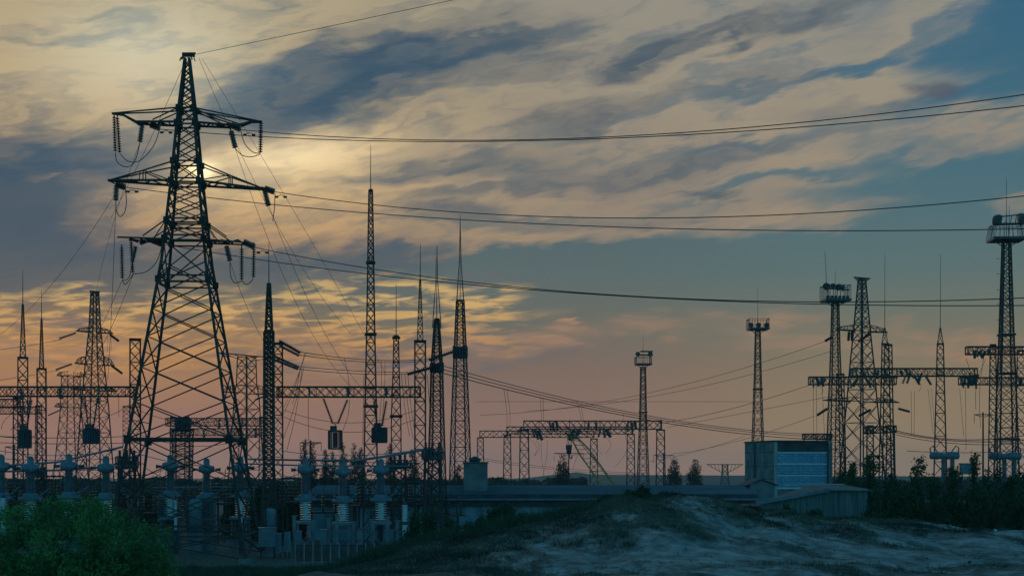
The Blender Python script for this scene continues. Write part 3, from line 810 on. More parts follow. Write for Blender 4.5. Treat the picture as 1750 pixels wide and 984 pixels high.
# -- middle gantries behind the long flat roof
g_mid = 'three stepped gantries behind the long flat roof'
portal('lowest and farthest of the three stepped gantries behind the long roof', 300, (820, 741.5, 1015, 741.5), [(821, 748, 10, 13), (1015, 750, 11, 15)], 11, g_mid, nb=17, lt=.17, bt=.10, strings=((868, 736, 864, 748, .3, 3),))
portal('middle one of the three stepped gantries behind the long roof', 268, (866, 735, 1081, 735), [(867, 744, 11, 15), (1078, 742, 12, 15)], 12, g_mid, nb=17, lt=.16, bt=.095)
portal('highest and widest of the three stepped gantries behind the long roof', 236, (895, 726, 1130, 726), [(896, 735, 14, 18), (1129, 735, 13, 17)], 14, g_mid, nb=18, lt=.16, bt=.085)
# clusters of strain insulators on those beams
def clusters(label, d, items, name='insulator_cluster', m='glass', grp=None):
    """each item: list of strings (x0,y0,x1,y1,r) hanging on a beam"""
    for lab, strs in items:
        x, y = strs[0][0], strs[0][1]
        o = Vector((xx(x, d), d-.8, zz(y, d)))
        t = thing('insulator_set', lab, 'insulators', o, 0, grp)
        for k, (x0, y0, x1, y1, r) in enumerate(strs):
            q = MB(); q.discs(Vector((xx(x0, d), d-.8, zz(y0, d)))-o, Vector((xx(x1, d), d-.8-(k % 3)*.5, zz(y1, d)))-o, r, 8, .4, 8)
            q.build('insulator_string', MT[m], t)
clusters('', 236, [
 ('insulator strings near the left end of the highest stepped gantry', [(939, 720, 941, 736, .26), (944, 722, 946, 737, .26), (951, 720, 952, 736, .24)]),
 ('insulator strings left of centre on the highest stepped gantry', [(1006, 719, 1004, 735, .26), (1018, 719, 1019, 737, .26)]),
 ('insulator strings right of centre on the highest stepped gantry', [(1073, 720, 1071, 738, .28), (1079, 721, 1080, 738, .28), (1084, 719, 1085, 733, .26)])], grp='strain insulators on the stepped gantries')
clusters('', 268, [
 ('bundle of teal insulators at the left of the middle stepped gantry', [(909, 734, 914, 748, .36), (914, 733, 920, 751, .36), (920, 735, 926, 752, .34), (892, 731, 884, 740, .3)]),
 ('large bundle of teal insulators above the yellow crane boom tip', [(966, 738, 975, 750, .42), (973, 734, 985, 750, .42), (981, 734, 972, 752, .4), (986, 738, 978, 751, .4), (990, 733, 984, 748, .36)]),
 ('fan of teal insulators at the right of the middle stepped gantry', [(1026, 733, 1022, 747, .34), (1031, 731, 1033, 748, .34), (1036, 734, 1042, 747, .34), (1040, 732, 1037, 744, .3)])], grp='strain insulators on the stepped gantries')
# -- floodlight masts
def platform(t, d, y, w, rail_px, nlam, lampz, aim=(0, -1, -.2), rows=1, lsize=.5, xoff=0.0, lit=None, deckh=.35, flare=1.0, seed=1):
    s = d/FP; h = w*s/2; z = zz(y, d); rh = rail_px*s
    q = MB(); q.box(-h*.94+xoff, h*.94+xoff, -h*.8, h*.8, z, z+deckh); q.bar((-h+xoff, -h*.85, z+deckh/2), (h+xoff, -h*.85, z+deckh/2), .12, deckh)
    for sx in (-1, 1): q.bar((0, 0, z-1.0), (sx*h*.7+xoff, 0, z), .1)
    q.build('platform', MT['darkpaint'], t)
    r = MB(); n = 7
    cs = [(-1, -1), (1, -1), (1, 1), (-1, 1)]
    hb = h*flare
    for i in range(4):
        a = Vector((cs[i][0]*h*.96+xoff, cs[i][1]*h*.82, z+deckh)); b = Vector((cs[(i+1) % 4][0]*h*.96+xoff, cs[(i+1) % 4][1]*h*.82, z+deckh))
        a2 = Vector((cs[i][0]*hb*.96+xoff, cs[i][1]*hb*.82, z+deckh+rh)); b2 = Vector((cs[(i+1) % 4][0]*hb*.96+xoff, cs[(i+1) % 4][1]*hb*.82, z+deckh+rh))
        r.bar(a2, b2, .08); 
        for k in range(n): r.bar(a+(b-a)*k/n, a2+(b2-a2)*k/n, .045)
    r.build('railing', MT['steel'], t)
    rs = random.Random(seed)
    for k in range(nlam):
        x = -h*.75+xoff+h*1.5*k/max(nlam-1, 1)
        floodlamp(t, (x, -h*.55, lampz), (rs.uniform(-.8, .8), -1, -.35), lsize)
g_fl = 'floodlight masts'
t, st = mast('floodlight_mast', 'small distant floodlight mast rising behind the highest stepped gantry', 'floodlight mast', 1099, 300, [(627, 9), (710, 12), (825, 21)], 570, g_fl, 12, .17, .1, .7, cap=False, rings=(704,))
platform(t, 300, 624, 27, 11, 2, zz(605, 300), lsize=.5, seed=3)
q_ = MB(); h_ = 1.25
for z_ in (zz(601, 300), zz(607, 300)): q_.bar((-.8, -1, z_), (1.9, -1, z_), .3)
q_.build('lamp_rail', MT['darkpaint'], t)
t, st = mast('floodlight_mast', 'slim floodlight mast with three round lamps rising behind the blue block building', 'floodlight mast', 1295, 260, [(566, 9), (640, 12), (755, 20), (820, 23)], 490, g_fl, 12, .16, .09, .8, cap=False, rings=(665,))
platform(t, 260, 564, 35, 15, 3, zz(556, 260), lsize=.48, seed=4)
t, st = mast('floodlight_mast', 'floodlight mast with a crowded railed platform and two whip rods left of the far pylon', 'floodlight mast', 1427.5, 215, [(518, 12), (600, 16), (700, 24), (800, 31)], 463, g_fl, 17, .17, .08, .8, cap=False, hz=1)
platform(t, 215, 516, 45, 23, 6, zz(509, 215), lsize=.27, seed=5)
floodlamp(t, (-1.45, -.6, zz(490, 215)), (-.8, -1, -.3), .55); floodlamp(t, (.2, -.6, zz(491, 215)), (.9, -.8, -.2), .5); floodlamp(t, (-.6, -.4, zz(489, 215)), (.3, -.8, -.2), .4); floodlamp(t, (.95, -.4, zz(492, 215)), (.8, -.6, -.2), .45)
q_ = MB(); q_.tube([(-1.35, 0, zz(492, 215)), (-1.45, 0, zz(460, 215)), (-1.6, 0, zz(430, 215))], .05, 5, .025); q_.build('whip_aerial', MT['steel'], t)
q_ = MB(); q_.bar((-1.6, -.6, zz(494, 215)), (2.0, -.6, zz(496, 215)), .18); q_.bar((-1.3, -.6, zz(515, 215)), (-1.3, -.6, zz(494, 215)), .14); q_.build('lamp_rail', MT['darkpaint'], t)
t, st = mast('floodlight_mast', 'nearest and tallest floodlight mast with a wide railed cage, at the right edge', 'floodlight mast', 1720, 180, [(414, 14), (560, 23), (700, 34), (800, 40)], 303, g_fl, 17, .2, .09, .7, cap=False, hz=1, rings=(572, 638, 750))
platform(t, 180, 412, 58, 23, 2, zz(377, 180), lsize=.6, seed=6, deckh=.3, flare=.86)
q_ = MB()
q_.lathe((-1.35, -.5, zz(386, 180)), (-1.35, -.5, zz(370, 180)), [(0, .45), (.3, .6), (.7, .55), (1, .3)], 10)
q_.box(1.3, 1.9, -.9, -.1, zz(383, 180), zz(367, 180)); q_.bar((-1.6, -.6, zz(385, 180)), (1.9, -.6, zz(384, 180)), .25); q_.bar((-1.2, -.5, zz(372, 180)), (1.6, -.5, zz(368, 180)), .14)
for x_ in (-.9, -.3, .3, .9): q_.bar((x_, -.5, zz(386, 180)), (x_+.2, -.5, zz(369, 180)), .08)
q_.build('lamp_housing', MT['darkpaint'], t)
q_ = MB(); q_.tube([(.35, 0, zz(400, 180)), (.35, 0, zz(352, 180))], .04, 5, .02)
for y_ in (442, 468, 495, 520, 547): q_.bar((-.9, 0, zz(y_, 180)), (-1.2, 0, zz(y_, 180)), .06)
q_.bar((-.62, -.65, zz(410, 180)), (-1.15, -1.2, zz(640, 180)), .12); q_.build('ladder', MT['steel'], t)
# -- right yard
g_rp = 'portal gantries of the right yard'
SG = lambda rows: tuple(rows)
portal('right yard gantry with the beam that starts furthest left, above the blue block', 195, (1383, 650.5, 1530, 650.5), [(1436, 640, 12, 22), (1518, 590, 12, 22)], 13, g_rp, nb=14, lt=.14, bt=.08, strings=((1392, 646, 1400, 657, .3, 4), (1400, 656, 1408, 646, .20, 4)))
portal('right yard gantry with spires on both its columns', 205, (1455, 636, 1668, 636), [(1513, 588, 11, 24), (1607, 588, 10, 25)], 13, g_rp, nb=20, lt=.16, bt=.08, spires=[(1512, 560, 588, 10.5, 434), (1607, 560, 588, 10, 434)])
portal('highest right yard gantry, partly behind the big floodlight mast', 165, (1652, 599, 1800, 599), [(1697, 590, 9, 18), (1790, 590, 12, 20)], 13, g_rp, nb=14, lt=.13, bt=.07)
portal('right yard gantry beam below the highest one at the right edge', 185, (1640, 651, 1810, 651), [(1745, 600, 12, 22), (1805, 640, 14, 20)], 12, g_rp, nb=15, lt=.13, bt=.07)
portal('low dark gantry between the far pylon and the spired gantry', 190, (1478, 735, 1530, 733), [(1487, 728, 10, 14), (1522, 728, 12, 18)], 11, g_rp, nb=6, lt=.16, bt=.1)
def cl(d, lab, base, seed, n=4, spread=26, r=.18, drop=15):
    rs = random.Random(seed); x, y = base; out = []
    for k in range(n):
        x0 = x+spread*(k/max(n-1, 1)-.5); out.append((x0, y+rs.uniform(-3, 3), x0+rs.uniform(-9, 9), y+drop+rs.uniform(-4, 3), r))
    return (lab, out)
clusters('', 205, [cl(205, 'insulators left end of the spired gantry beam', (1465, 632), 1), cl(205, 'dense insulators between far pylon and first spired column', (1498, 632), 2, 5), cl(205, 'insulators right of the first spired column', (1540, 633), 3, 4, 20), cl(205, 'insulators with hanging loops midway along the spired gantry beam', (1563, 640), 4, 6, 32, .2, 17), cl(205, 'teal insulators at the right end of the spired gantry beam', (1656, 640), 5, 6, 24, .2, 17)], grp='insulators of the right yard')
clusters('', 185, [cl(185, 'insulators on the left end of the beam above the blue block', (1398, 646), 11, 4, 22), cl(185, 'insulators under the beam beside the far pylon', (1470, 648), 12, 4, 40), cl(185, 'insulators at the far left of the lower right edge beam', (1652, 648), 13, 5, 24), cl(185, 'insulators right of the big floodlight mast', (1745, 645), 14, 4, 18)], grp='insulators of the right yard')
clusters('', 165, [cl(165, 'teal insulators at the left end of the highest right yard beam', (1672, 600), 21, 6, 26, .17, 12)], grp='insulators of the right yard')
# -- far pylons
def far_pylon(label, x, d, rows, arms, top=None, lt=.2, bt=.11, group='distant lattice pylons', rotz=28, strings=(), k=.6):
    t, st = mast('lattice_pylon', label, 'pylon', x, d, rows, None, group, rotz, lt, bt, k, cap=False, hz=2)
    s = d/FP
    if top:
        y, w = top; q = MB(); z = zz(y, d); h = w*s/2/math.cos(math.radians(rotz))
        q.bar((-h, 0, z), (h, 0, z), .22); hb = half(st, z-8*s)
        for sx in (-1, 1): q.bar((sx*h*.9, 0, z), (sx*hb*.9, 0, z-9*s), .14); q.bar((sx*h*.45, 0, z), (sx*hb, 0, z-5*s), .12)
        q.build('earth_wire_peak', MT['steel'], t)
    for (y, w, hpx) in arms:
        z = zz(y, d); h = w*s/2/math.cos(math.radians(rotz)); hh = hpx*s
        for sx in (-1, 1):
            q = MB(); b = half(st, z)
            for yy in (-1, 1):
                q.bar((sx*b*.8, yy*b*.8, z), (sx*h, yy*.15, z+.05), .16); pts = [Vector((sx*(b+(h-b)*u), yy*(b*(1-u)+.15*u), z+hh*math.sqrt(max(0, 1-u**1.5)))) for u in (0, .35, .7, 1)]
                for p, r in zip(pts, pts[1:]): q.bar(p, r, .11)
                for i_, p in enumerate(pts[:-1]):
                    q.bar(p, (p.x, p.y, z), .07); q.bar(p, (pts[i_+1].x, pts[i_+1].y, z), .07)
            q.build('crossarm', MT['steel'], t)
    for (x0, y0, x1, y1) in strings:
        q = MB(); rm = Matrix.Rotation(-t.rotation_euler.z, 4, 'Z'); a = rm @ Vector((xx(x0, d)-xx(x, d), -.4, zz(y0, d))); b_ = rm @ Vector((xx(x1, d)-xx(x, d), -1.6, zz(y1, d))); q.discs(a, b_, .24, 12, .5, 7); q.build('insulator_string', MT['brown'], t)
    return t
far_pylon('lattice pylon with flat peak and two curved arms behind the left gantry', 162, 250, [(500, 13), (560, 19), (620, 31), (700, 46), (815, 62)], [(568, 60, 8), (623, 63, 14), (667, 74, 6)], (498, 17),
 strings=((131, 569, 106, 580), (189, 572, 207, 584), (124, 622, 100, 633), (192, 625, 213, 639)))
far_pylon('fainter lattice pylon overlapping the left edge of the flat peaked one', 121, 330, [(642, 30), (700, 34), (812, 56)], [(643, 44, 8), (696, 52, 8)], None, strings=((105, 700, 86, 710),))
far_pylon('distant lattice pylon with a wide flat top right of the big pylon', 421.5, 300, [(610, 31), (655, 34), (680, 42), (760, 52), (815, 60)], [(672, 78, 14)], (607, 98), lt=.2, bt=.12, rotz=43, strings=((455, 676, 438, 684), (395, 676, 380, 684)))
far_pylon('tall lattice pylon with two arms rising from the right yard', 1473, 235, [(476, 12), (520, 20), (562, 27), (625, 40), (684, 50), (815, 76)], [(566, 84, 10), (686, 124, 6)], (475, 26), lt=.2, bt=.1, rotz=41,
 strings=((1421, 576, 1407, 584), (1413, 698, 1393, 710), (1534, 698, 1550, 704), (1450, 568, 1446, 583), (1455, 568, 1452, 583), (1487, 570, 1463, 585), (1487, 700, 1464, 711)))
# the far flat topped pylon on the horizon and a timber pole line
def horizon_pylon():
    d = 900; s = d/FP; t = thing('lattice_pylon', 'tiny pylon head with an inverted triangle arm on the horizon beside the blue block', 'pylon', (xx(1239, d), d, 0), 0, 'distant lattice pylons')
    q = MB(); z1 = zz(793, d)
    for sx in (-1, 1):
        q.bar((0, 0, z1), (sx*31*s, 0, z1), .4); q.bar((sx*31*s, 0, z1), (0, 0, zz(810, d)), .35)
        for u in (.2, .4, .6, .8): q.bar((sx*31*s*u, 0, z1), (sx*31*s*(u-.12), 0, z1+(zz(810, d)-z1)*(1-u+.12)), .25)
    q.build('crossarm', MT['steel'], t)
    q = MB(); st = [(0, 2.6), (z1, 1.5)]
    for sx, sy in CO: q.bar((sx*2.6, sy*2.6, 0), (sx*1.5, sy*1.5, z1), .3)
    lattice(st, pan_levels(st, .2, z1, 1.0), .22, br=q); q.build('body', MT['steel'], t)
horizon_pylon()
def pole(label, x, d, ytop, w, arms=True, group='slim wire poles'):
    s = d/FP; t = thing('wire_pole', label, 'pole', (xx(x, d), d, 0), 0, group)
    q = MB(); q.tube([(0, 0, 0), (0, 0, zz(ytop-4, d))], .18, 7, .12); q.build('post', MT['bark'], t)
    q = MB(); h = w*s/2; z = zz(ytop, d); q.bar((-h, 0, z), (h, 0, z), .14)
    for sx in (-1, 1): q.bar((sx*h*.95, 0, z), (sx*.2, 0, z-4*s), .1); q.bar((sx*h, 0, z), (sx*h, 0, z-14*s), .07)
    q.build('crossarm', MT['steel'], t)
pole('wire pole with drooping crossarm beside the poplar under the gantries', 972, 330, 774, 50)
pole('wire pole with crossarm behind the small distant floodlight mast', 1134, 330, 777, 34)
pole('wire pole with crossarm in front of the left poplars', 531, 200, 756, 36)
pole('wire pole with crossarm between the spired gantry and the big floodlight mast', 1680, 230, 708, 30)
pole('wire pole with crossarm near the left edge', 24, 210, 763, 30)
# yellow crane
def crane():
    d = 245; s = d/FP
    bx, bz = xx(1062, d), 2.2
    t = thing('mobile_crane', 'faded yellow mobile crane with its lattice boom raised and hook hanging', 'crane', (bx, d, 0))
    tip = Vector((xx(977, d)-bx, 0, zz(742, d))); ft = Vector((0, 0, bz)); dv = tip-ft; n = 16
    q = MB(); pd = Vector((dv.z, 0, -dv.x)).normalized()
    hs = [.35+.55*min(1, min(k, n-k)/4) for k in range(n+1)]
    for k in range(n):
        a, b = ft+dv*k/n, ft+dv*(k+1)/n
        for sy in (-1, 1):
            for sp_ in (-1, 1): q.bar(a+pd*hs[k]*sp_+Vector((0, sy*hs[k], 0)), b+pd*hs[k+1]*sp_+Vector((0, sy*hs[k+1], 0)), .17)
            q.bar(a+pd*hs[k]+Vector((0, sy*hs[k], 0)), b-pd*hs[k+1]+Vector((0, sy*hs[k+1], 0)), .09)
        q.bar(a+pd*hs[k]+Vector((0, hs[k], 0)), b+pd*hs[k+1]-Vector((0, hs[k+1], 0)), .08)
    q.build('boom', MT['yellow'], t)
    q = MB(); hk = Vector((xx(972, d)-bx, -.5, zz(768, d)))
    for dx in (-.4, -.1, .2, .5): q.tube([tip+Vector((dx*.6-.4, -.5, 0)), hk+Vector((dx, 0, .6))], .045, 4)
    q.build('hoist_cable', MT['wire'], t)
    q = MB(); q.lathe(hk+Vector((-.4, 0, 0)), hk+Vector((.4, 0, 0)), [(0, .75), (.5, .85), (1, .75)], 12); q.box(hk.x-.5, hk.x+.5, -.9, -.1, hk.z, hk.z+.8)
    q.tube([hk+Vector((0, 0, -.7)), hk+Vector((.1, 0, -1.3)), hk+Vector((.45, 0, -1.5)), hk+Vector((.55, 0, -1.1))], .14, 6)
    q.build('hook_block', MT['darkpaint'], t)
    q = MB(); q.tube([(2.0, .3, 3.2), (-.5, .3, 4.4), tip+Vector((0, .3, .5))], .05, 4); q.build('stay_cable', MT['wire'], t)
    q = MB(); q.box(-2, 7, -1.3, 1.3, .9, 1.5); q.box(-1.5, 3.2, -1.2, 1.2, 1.52, 3.0); q.build('body', MT['yellow'], t)
    for x_ in (-1.2, .4, 3.4, 5.4):
        w = MB(); 
        for sy in (-1, 1): w.lathe((x_, sy*1.32, .55), (x_, sy*.95, .55), [(0, .45), (.2, .55), (.8, .55), (1, .45)], 14)
        w.build('wheels', MT['rubber'], t)
crane()
# ------------------------------------------------------------------ switchyard equipment
def make_ct(d=122.0, left=False):
    """tall instrument transformer: round head, column, gearbox, ribbed porcelain, steel stand"""
    s = d/FP
    t = thing('current_transformer', '', 'transformer', (0, 0, 0))
    z = lambda y: zz(y, d)
    q = MB(); q.lathe((0, 0, z(806)), (0, 0, z(777)), [(0, .36), (.12, .52), (.3, .56), (.42, .42), (.5, .28), (.85, .28), (.95, .22), (1, .08)], 14)
    q.lathe((-.72, 0, z(797)), (.72, 0, z(797)), [(0, .15), (.03, .28), (.2, .34), (.5, .44), (.8, .34), (.97, .28), (1, .15)], 12)
    q.build('head', MT['grey'], t, True)
    q = MB()
    for sx in (-1, 1): q.lathe((sx*.78, 0, z(798)), (sx*1.25, 0, z(798)), [(0, .10), (.6, .12), (1, .2)], 8)
    q.build('terminal', MT['darkpaint'], t)
    q = MB(); q.discs((0, 0, z(840)), (0, 0, z(806)), .40, 16, .82, 12); q.build('upper_insulator', MT['grey'], t)
    q = MB(); q.lathe((0, 0, z(853)), (0, 0, z(840)), [(0, .55), (.2, .62), (.8, .62), (1, .46)], 12); q.box(-.95, .95, -.25, .25, z(851), z(846)); q.tube([(.3, 0, z(850)), (1.2, 0, z(838)), (1.55, 0, z(831))], .06, 5); q.build('gearbox', MT['paint'], t)
    q = MB(); q.discs((0, 0, z(886)), (0, 0, z(853)), .52, 8, .5, 14); q.build('ribbed_insulator', MT['white'], t)
    q = MB(); zt = z(887)
    q.box(-.9, .9, -.7, .7, zt-.25, zt)
    for sx in (-1, 1):
        for sy in (-1, 1): q.bar((sx*.75, sy*.6, 0), (sx*.65, sy*.5, zt-.2), .14)
    for a in (-1, 1):
        q.bar((-.75, a*.6, .1), (.65, a*.5, zt*.6), .07); q.bar((.75, a*.6, .1), (-.65, a*.5, zt*.6), .07)
    q.build('stand', MT['paint'], t)
    return t
ct0 = make_ct()
LC = ['cut off by the left edge', 'beside the line trap above the green bush', 'second from the left gantry column', 'just left of the big pylon base',
      'seen inside the left legs of the big pylon', 'seen between the legs of the big pylon', 'beside the right legs of the big pylon', 'left one of the three right of the dark column',
      'middle one of the three right of the dark column', 'right one of the three, under the hanging line trap']
for k, (x, dd, dy) in enumerate([(2, 118, 0), (52, 120, 0), (118, 121, 0), (181, 122, 0), (291, 128, 0), (353, 130, 0), (411, 131, 0), (522, 127, 0), (586, 127, 0), (651, 127, 0)]):
    t = ct0 if k == 0 else copy_tree(ct0)
    t.location = (xx(x, dd), dd, -.35 if k >= 7 else 0); t.rotation_euler = (0, 0, math.radians((-8, 12, 5, 14, 0, 8, -4, 6, -5, 10)[k]))
    t.scale = (1, 1, (1.0, .985, 1.01, .99, 1.015, .98, 1.0, 1.02, .99, 1.01)[k])
    t['label'] = 'round headed transformer '+LC[k]; t['group'] = 'round headed instrument transformers'
# line traps hanging on V strings from the gantry beams
def line_trap(label, x, y0, y1, w, d, tops, open_=False):
    s = d/FP; cx = xx(x, d); zt, zb = zz(y0, d), zz(y1, d); r = w*s/2
    t = thing('line_trap', label, 'line trap', (cx, d-1.2, zt), 0, 'hanging line traps')
    q = MB(); n = 22; H = zt-zb
    for k in range(n):
        a = 2*math.pi*k/n
        q.bar((math.cos(a)*r, math.sin(a)*r, -.1), (math.cos(a)*r, math.sin(a)*r, -H+.1), .13 if not open_ else .10)
    for k in range(9 if not open_ else 0):
        z = -.15-(H-.3)*k/8
        q.tube([(math.cos(2*math.pi*j/20)*r*.97, math.sin(2*math.pi*j/20)*r*.97, z) for j in range(21)], .05, 4)
    q.build('coil', MT['darkpaint'], t)
    q = MB(); q.lathe((0, 0, 0), (0, 0, -.1), [(0, r*1.06), (1, r*1.06)], 20); q.lathe((0, 0, -H+.1), (0, 0, -H), [(0, r*1.06), (1, r*1.06)], 20); q.bar((-r*.9, 0, -.02), (r*.9, 0, -.02), .12); q.build('end_frames', MT['steel'], t)
    q = MB(); q.lathe((0, 0, -.2), (0, 0, -H+.2), [(0, r*.3), (1, r*.3)], 10)
    q.box(-r*.7, r*.2, -.3, .3, 0, .45); q.build('tuning_unit', MT['darkpaint'], t)
    mid = Vector((0, 0, tops[2]*s)) if len(tops) > 2 else Vector((0, 0, .5))
    for (tx, ty), sx in zip(tops[:2], (-1, 1)):
        q = MB(); q.discs((xx(tx, d)-cx, 0, zz(ty, d)-zt), mid+Vector((sx*.25, 0, 0)), .17, 13, .35, 8); q.build('insulator_string', MT['brown'], t)
    q = MB(); q.bar(mid+Vector((-.3, 0, 0)), mid+Vector((.3, 0, 0)), .08); q.bar(mid, (0, 0, 0), .07); q.build('yoke', MT['steel'], t)
line_trap('open cage line trap with a pale core near the left edge', 49.5, 735, 766, 21, DG, ((41, 690), (61, 684), 10), True)
line_trap('dark square looking line trap hung before the flat peaked pylon', 161.5, 733, 758, 25, DG, ((151, 680), (173, 680), 2))
line_trap('barred line trap hung on a wide V of insulators in the second gantry', 575.5, 736, 768, 23, DG, ((555.5, 682), (596, 684), 12), True)
line_trap('dark solid line trap hung beside the tallest lattice mast', 650.5, 731, 757, 25, DG, ((641, 686), (662, 686), 3))
# striped white post insulators
def post_ins(label, x, y0, y1, d, w=11):
    t = thing('post_insulator', label, 'insulator', (xx(x, d), d, 0), 0, 'white striped post insulators'); r = w*d/FP/2; zt, zb = zz(y0, d), zz(y1, d); zm = (zt+zb)/2
    for a, b in ((zb, zm-.1), (zm+.1, zt)):
        q = MB(); q.discs((0, 0, a), (0, 0, b), r, 13, .7, 12); q.build('porcelain_section', MT['white'], t)
    q = MB(); q.lathe((0, 0, zm-.12), (0, 0, zm+.12), [(0, r*.85), (1, r*.85)], 10); q.lathe((0, 0, zt), (0, 0, zt+.25), [(0, r*.7), (1, r*.5)], 10); q.bar((0, 0, 0), (0, 0, zb), .3); q.build('metal_fittings', MT['darkpaint'], t)
post_ins('white striped post insulator to the right of the transformers', 692, 862, 925, 112)
post_ins('white striped post insulator at the left edge above the bush', 5, 850, 915, 112)
post_ins('slim white striped insulator to the left of the big pylon base', 300, 852, 905, 124, 6)
post_ins('slim white striped insulator inside the right legs of the big pylon', 412, 855, 905, 124, 6)
# disconnector towers with a heavy deck
def disco(label, x, d, ydeck, w, hdeck):
    s = d/FP; t = thing('disconnector_tower', label, 'switch tower', (xx(x, d), d, 0), math.radians(9), 'disconnector towers'); z = zz(ydeck, d); h = w*s/2
    for sx in (-1, 1):
        for sy in (-1, 1):
            q = MB(); q.bar((sx*h*1.0, sy*h*.8, 0), (sx*h*.75, sy*h*.6, z), .15); q.build('leg', MT['steel'], t)
    q = MB(); st = [(0, h*1.0), (z, h*.75)]; lattice(st, pan_levels(st, .3, z, .8), .085, .8, br=q); q.build('bracing', MT['steel'], t)
    q = MB(); q.box(-h, h, -h*.8, h*.8, z, z+.25)
    for k in range(6):
        a = -h+2*h*k/5; q.bar((a, -h*.8, z), (a, -h*.8, z+hdeck*s), .12); q.bar((a, h*.8, z), (a, h*.8, z+hdeck*s), .12)
    q.box(-h*.8, h*.8, -h*.5, h*.5, z+.27, z+hdeck*s*.7); q.bar((-h, -h*.8, z+hdeck*s), (h, -h*.8, z+hdeck*s), .1); q.build('deck', MT['darkpaint'], t)
    for k, a in enumerate((-.7, 0, .7)):
        q = MB(); q.discs((a*h, 0, z+hdeck*s*.7), (a*h, 0, z+hdeck*s*.7+.9), .2, 5, .5, 8); q.build('post_insulator', MT['brown'], t)
disco('dark disconnector tower in front of the left legs of the big pylon', 217, 126, 800, 34, 20)
disco('dark disconnector tower below the wide barrel mast', 739, 128, 785, 33, 18)
disco('low disconnector tower on the right of the line trap', 683, 134, 800, 26, 14)
disco('dark disconnector tower just behind the green bush', 62, 134, 815, 30, 14)
# tubular busbars and their droppers
def bus(label, pts, d, r=.09, grp='rigid tubular busbars'):
    o = MB(); o.tube([W(x, y, dd) for x, y, dd in pts], r, 7); ob = o.build('busbar', MT['paint'], None, True); tag(ob, label, 'busbar', grp); return ob
bus('long tube busbar running left from the big pylon, upper', [(-30, 798, 121), (100, 789, 124), (210, 763, 127)], 0)
bus('long tube busbar at the left, lower one through the transformer heads', [(-30, 806, 121), (100, 803, 121), (185, 797, 124), (235, 778, 130)], 0)
bus('tube busbar rising right to the disconnector under the barrel mast', [(600, 788, 127), (655, 780, 127), (735, 766, 128)], 0, .12)
bus('tube busbar between the dark column and the right transformers, upper', [(425, 784, 133), (520, 786, 127), (600, 786, 127)], 0)
bus('tube busbar between the dark column and the right transformers, lower', [(425, 792, 133), (520, 795, 127), (700, 796, 127)], 0, .07)
bus('tube busbar crossing the big pylon at mid leg height', [(225, 752, 132), (330, 751, 132), (412, 750, 132)], 0, .12)
bus('dark tube busbar low behind the big pylon', [(262, 833, 132), (352, 832, 132), (440, 832, 132)], 0, .07)
# transformer tank and radiators
def tank(label, x, d, y0, y1, w, kind):
    s = d/FP; t = thing('oil_tank' if kind == 'tank' else 'radiator_bank', label, 'tank' if kind == 'tank' else 'radiator', (xx(x, d), d, 0)); h = w*s/2; zt, zb = zz(y0, d), zz(y1, d)
    if kind == 'tank':
        q = MB(); q.lathe((0, 0, zb), (0, 0, zt), [(0, h), (.9, h), (.96, h*.85), (1, h*.4)], 16); q.build('shell', MT['paint'], t, True)
        q = MB(); q.tube([(-h*1.1, -.2, zb), (-h*1.25, -.2, zt-.4), (-h*.6, -.2, zt+.3), (0, 0, zt)], .08, 6); q.build('pipe', MT['darkpaint'], t)
        q = MB(); q.box(-h, h, -h, h, 0, zb); q.build('plinth', MT['concrete'], t)
    else:
        q = MB(); q.box(-h*.92, h*.92, -.35, .5, zb, zt-.1); q.build('header', MT['paint'], t)
        q = MB(); n = int(w/2.2)
        for k in range(n): x_ = -h+2*h*k/(n-1); q.box(x_-.025, x_+.025, -.75, -.36, zb+.1, zt)
        q.build('fins', MT['grey'], t)
        q = MB(); q.box(-h, h, -.6, .6, 0, zb-.01); q.build('plinth', MT['concrete'], t)
tank('rounded grey blue oil tank framed by the legs of the big pylon', 334, 128, 852, 906, 24, 'tank')
tank('finned radiator bank left of the rounded oil tank', 289, 130, 850, 902, 28, 'rad')
tank('finned radiator bank right of the rounded oil tank', 358, 130, 853, 905, 20, 'rad')
tank('dull oil tank to the left of the dark column base', 463, 120, 868, 905, 16, 'tank')
# control cabinets and small posts
def cabinet(label, x, d, y0, w, legs=True, m='paint'):
    s = d/FP; t = thing('control_cabinet', label, 'cabinet', (xx(x, d), d, gz(xx(x, d), d))); h = w*s/2; g = t.location.z; zt = zz(y0, d)-g; zb = max(zt-1.5, .25)
    q = MB(); q.box(-h, h, -.3, .3, zb, zt); q.box(-h*1.1, h*1.1, -.38, .38, zt, zt+.07); q.build('case', MT[m], t)
    q = MB(); q.box(-h*.85, h*.85, -.325, -.303, zb+.1, zt-.1); q.bar((h*.6, -.35, (zb+zt)/2-.1), (h*.6, -.35, (zb+zt)/2+.1), .04); q.build('door', MT['grey'], t)
    for sx in (-1, 1):
        q = MB(); q.bar((sx*h*.8, 0, -.1), (sx*h*.8, 0, zb), .1); q.build('leg', MT['steel'], t)
for k, (x, y, w, m, lab) in enumerate([(457, 902, 28, 'grey', 'pale flat topped cabinet beside the foot of the dark column'), (474, 912, 12, 'paint', 'narrow cabinet first right of the dark column'), (491, 910, 9, 'pale', 'bright cabinet second right of the dark column'), (509, 908, 12, 'paint', 'cabinet in front of the left transformer stand'), (553, 905, 10, 'paint', 'cabinet between the left and middle transformer stands'), (617, 903, 10, 'darkpaint', 'dark cabinet between the middle and right transformer stands'), (668, 906, 9, 'paint', 'cabinet left of the striped post insulator')]):
    cabinet(lab, x, 116+k*.7, y, w, True, m)
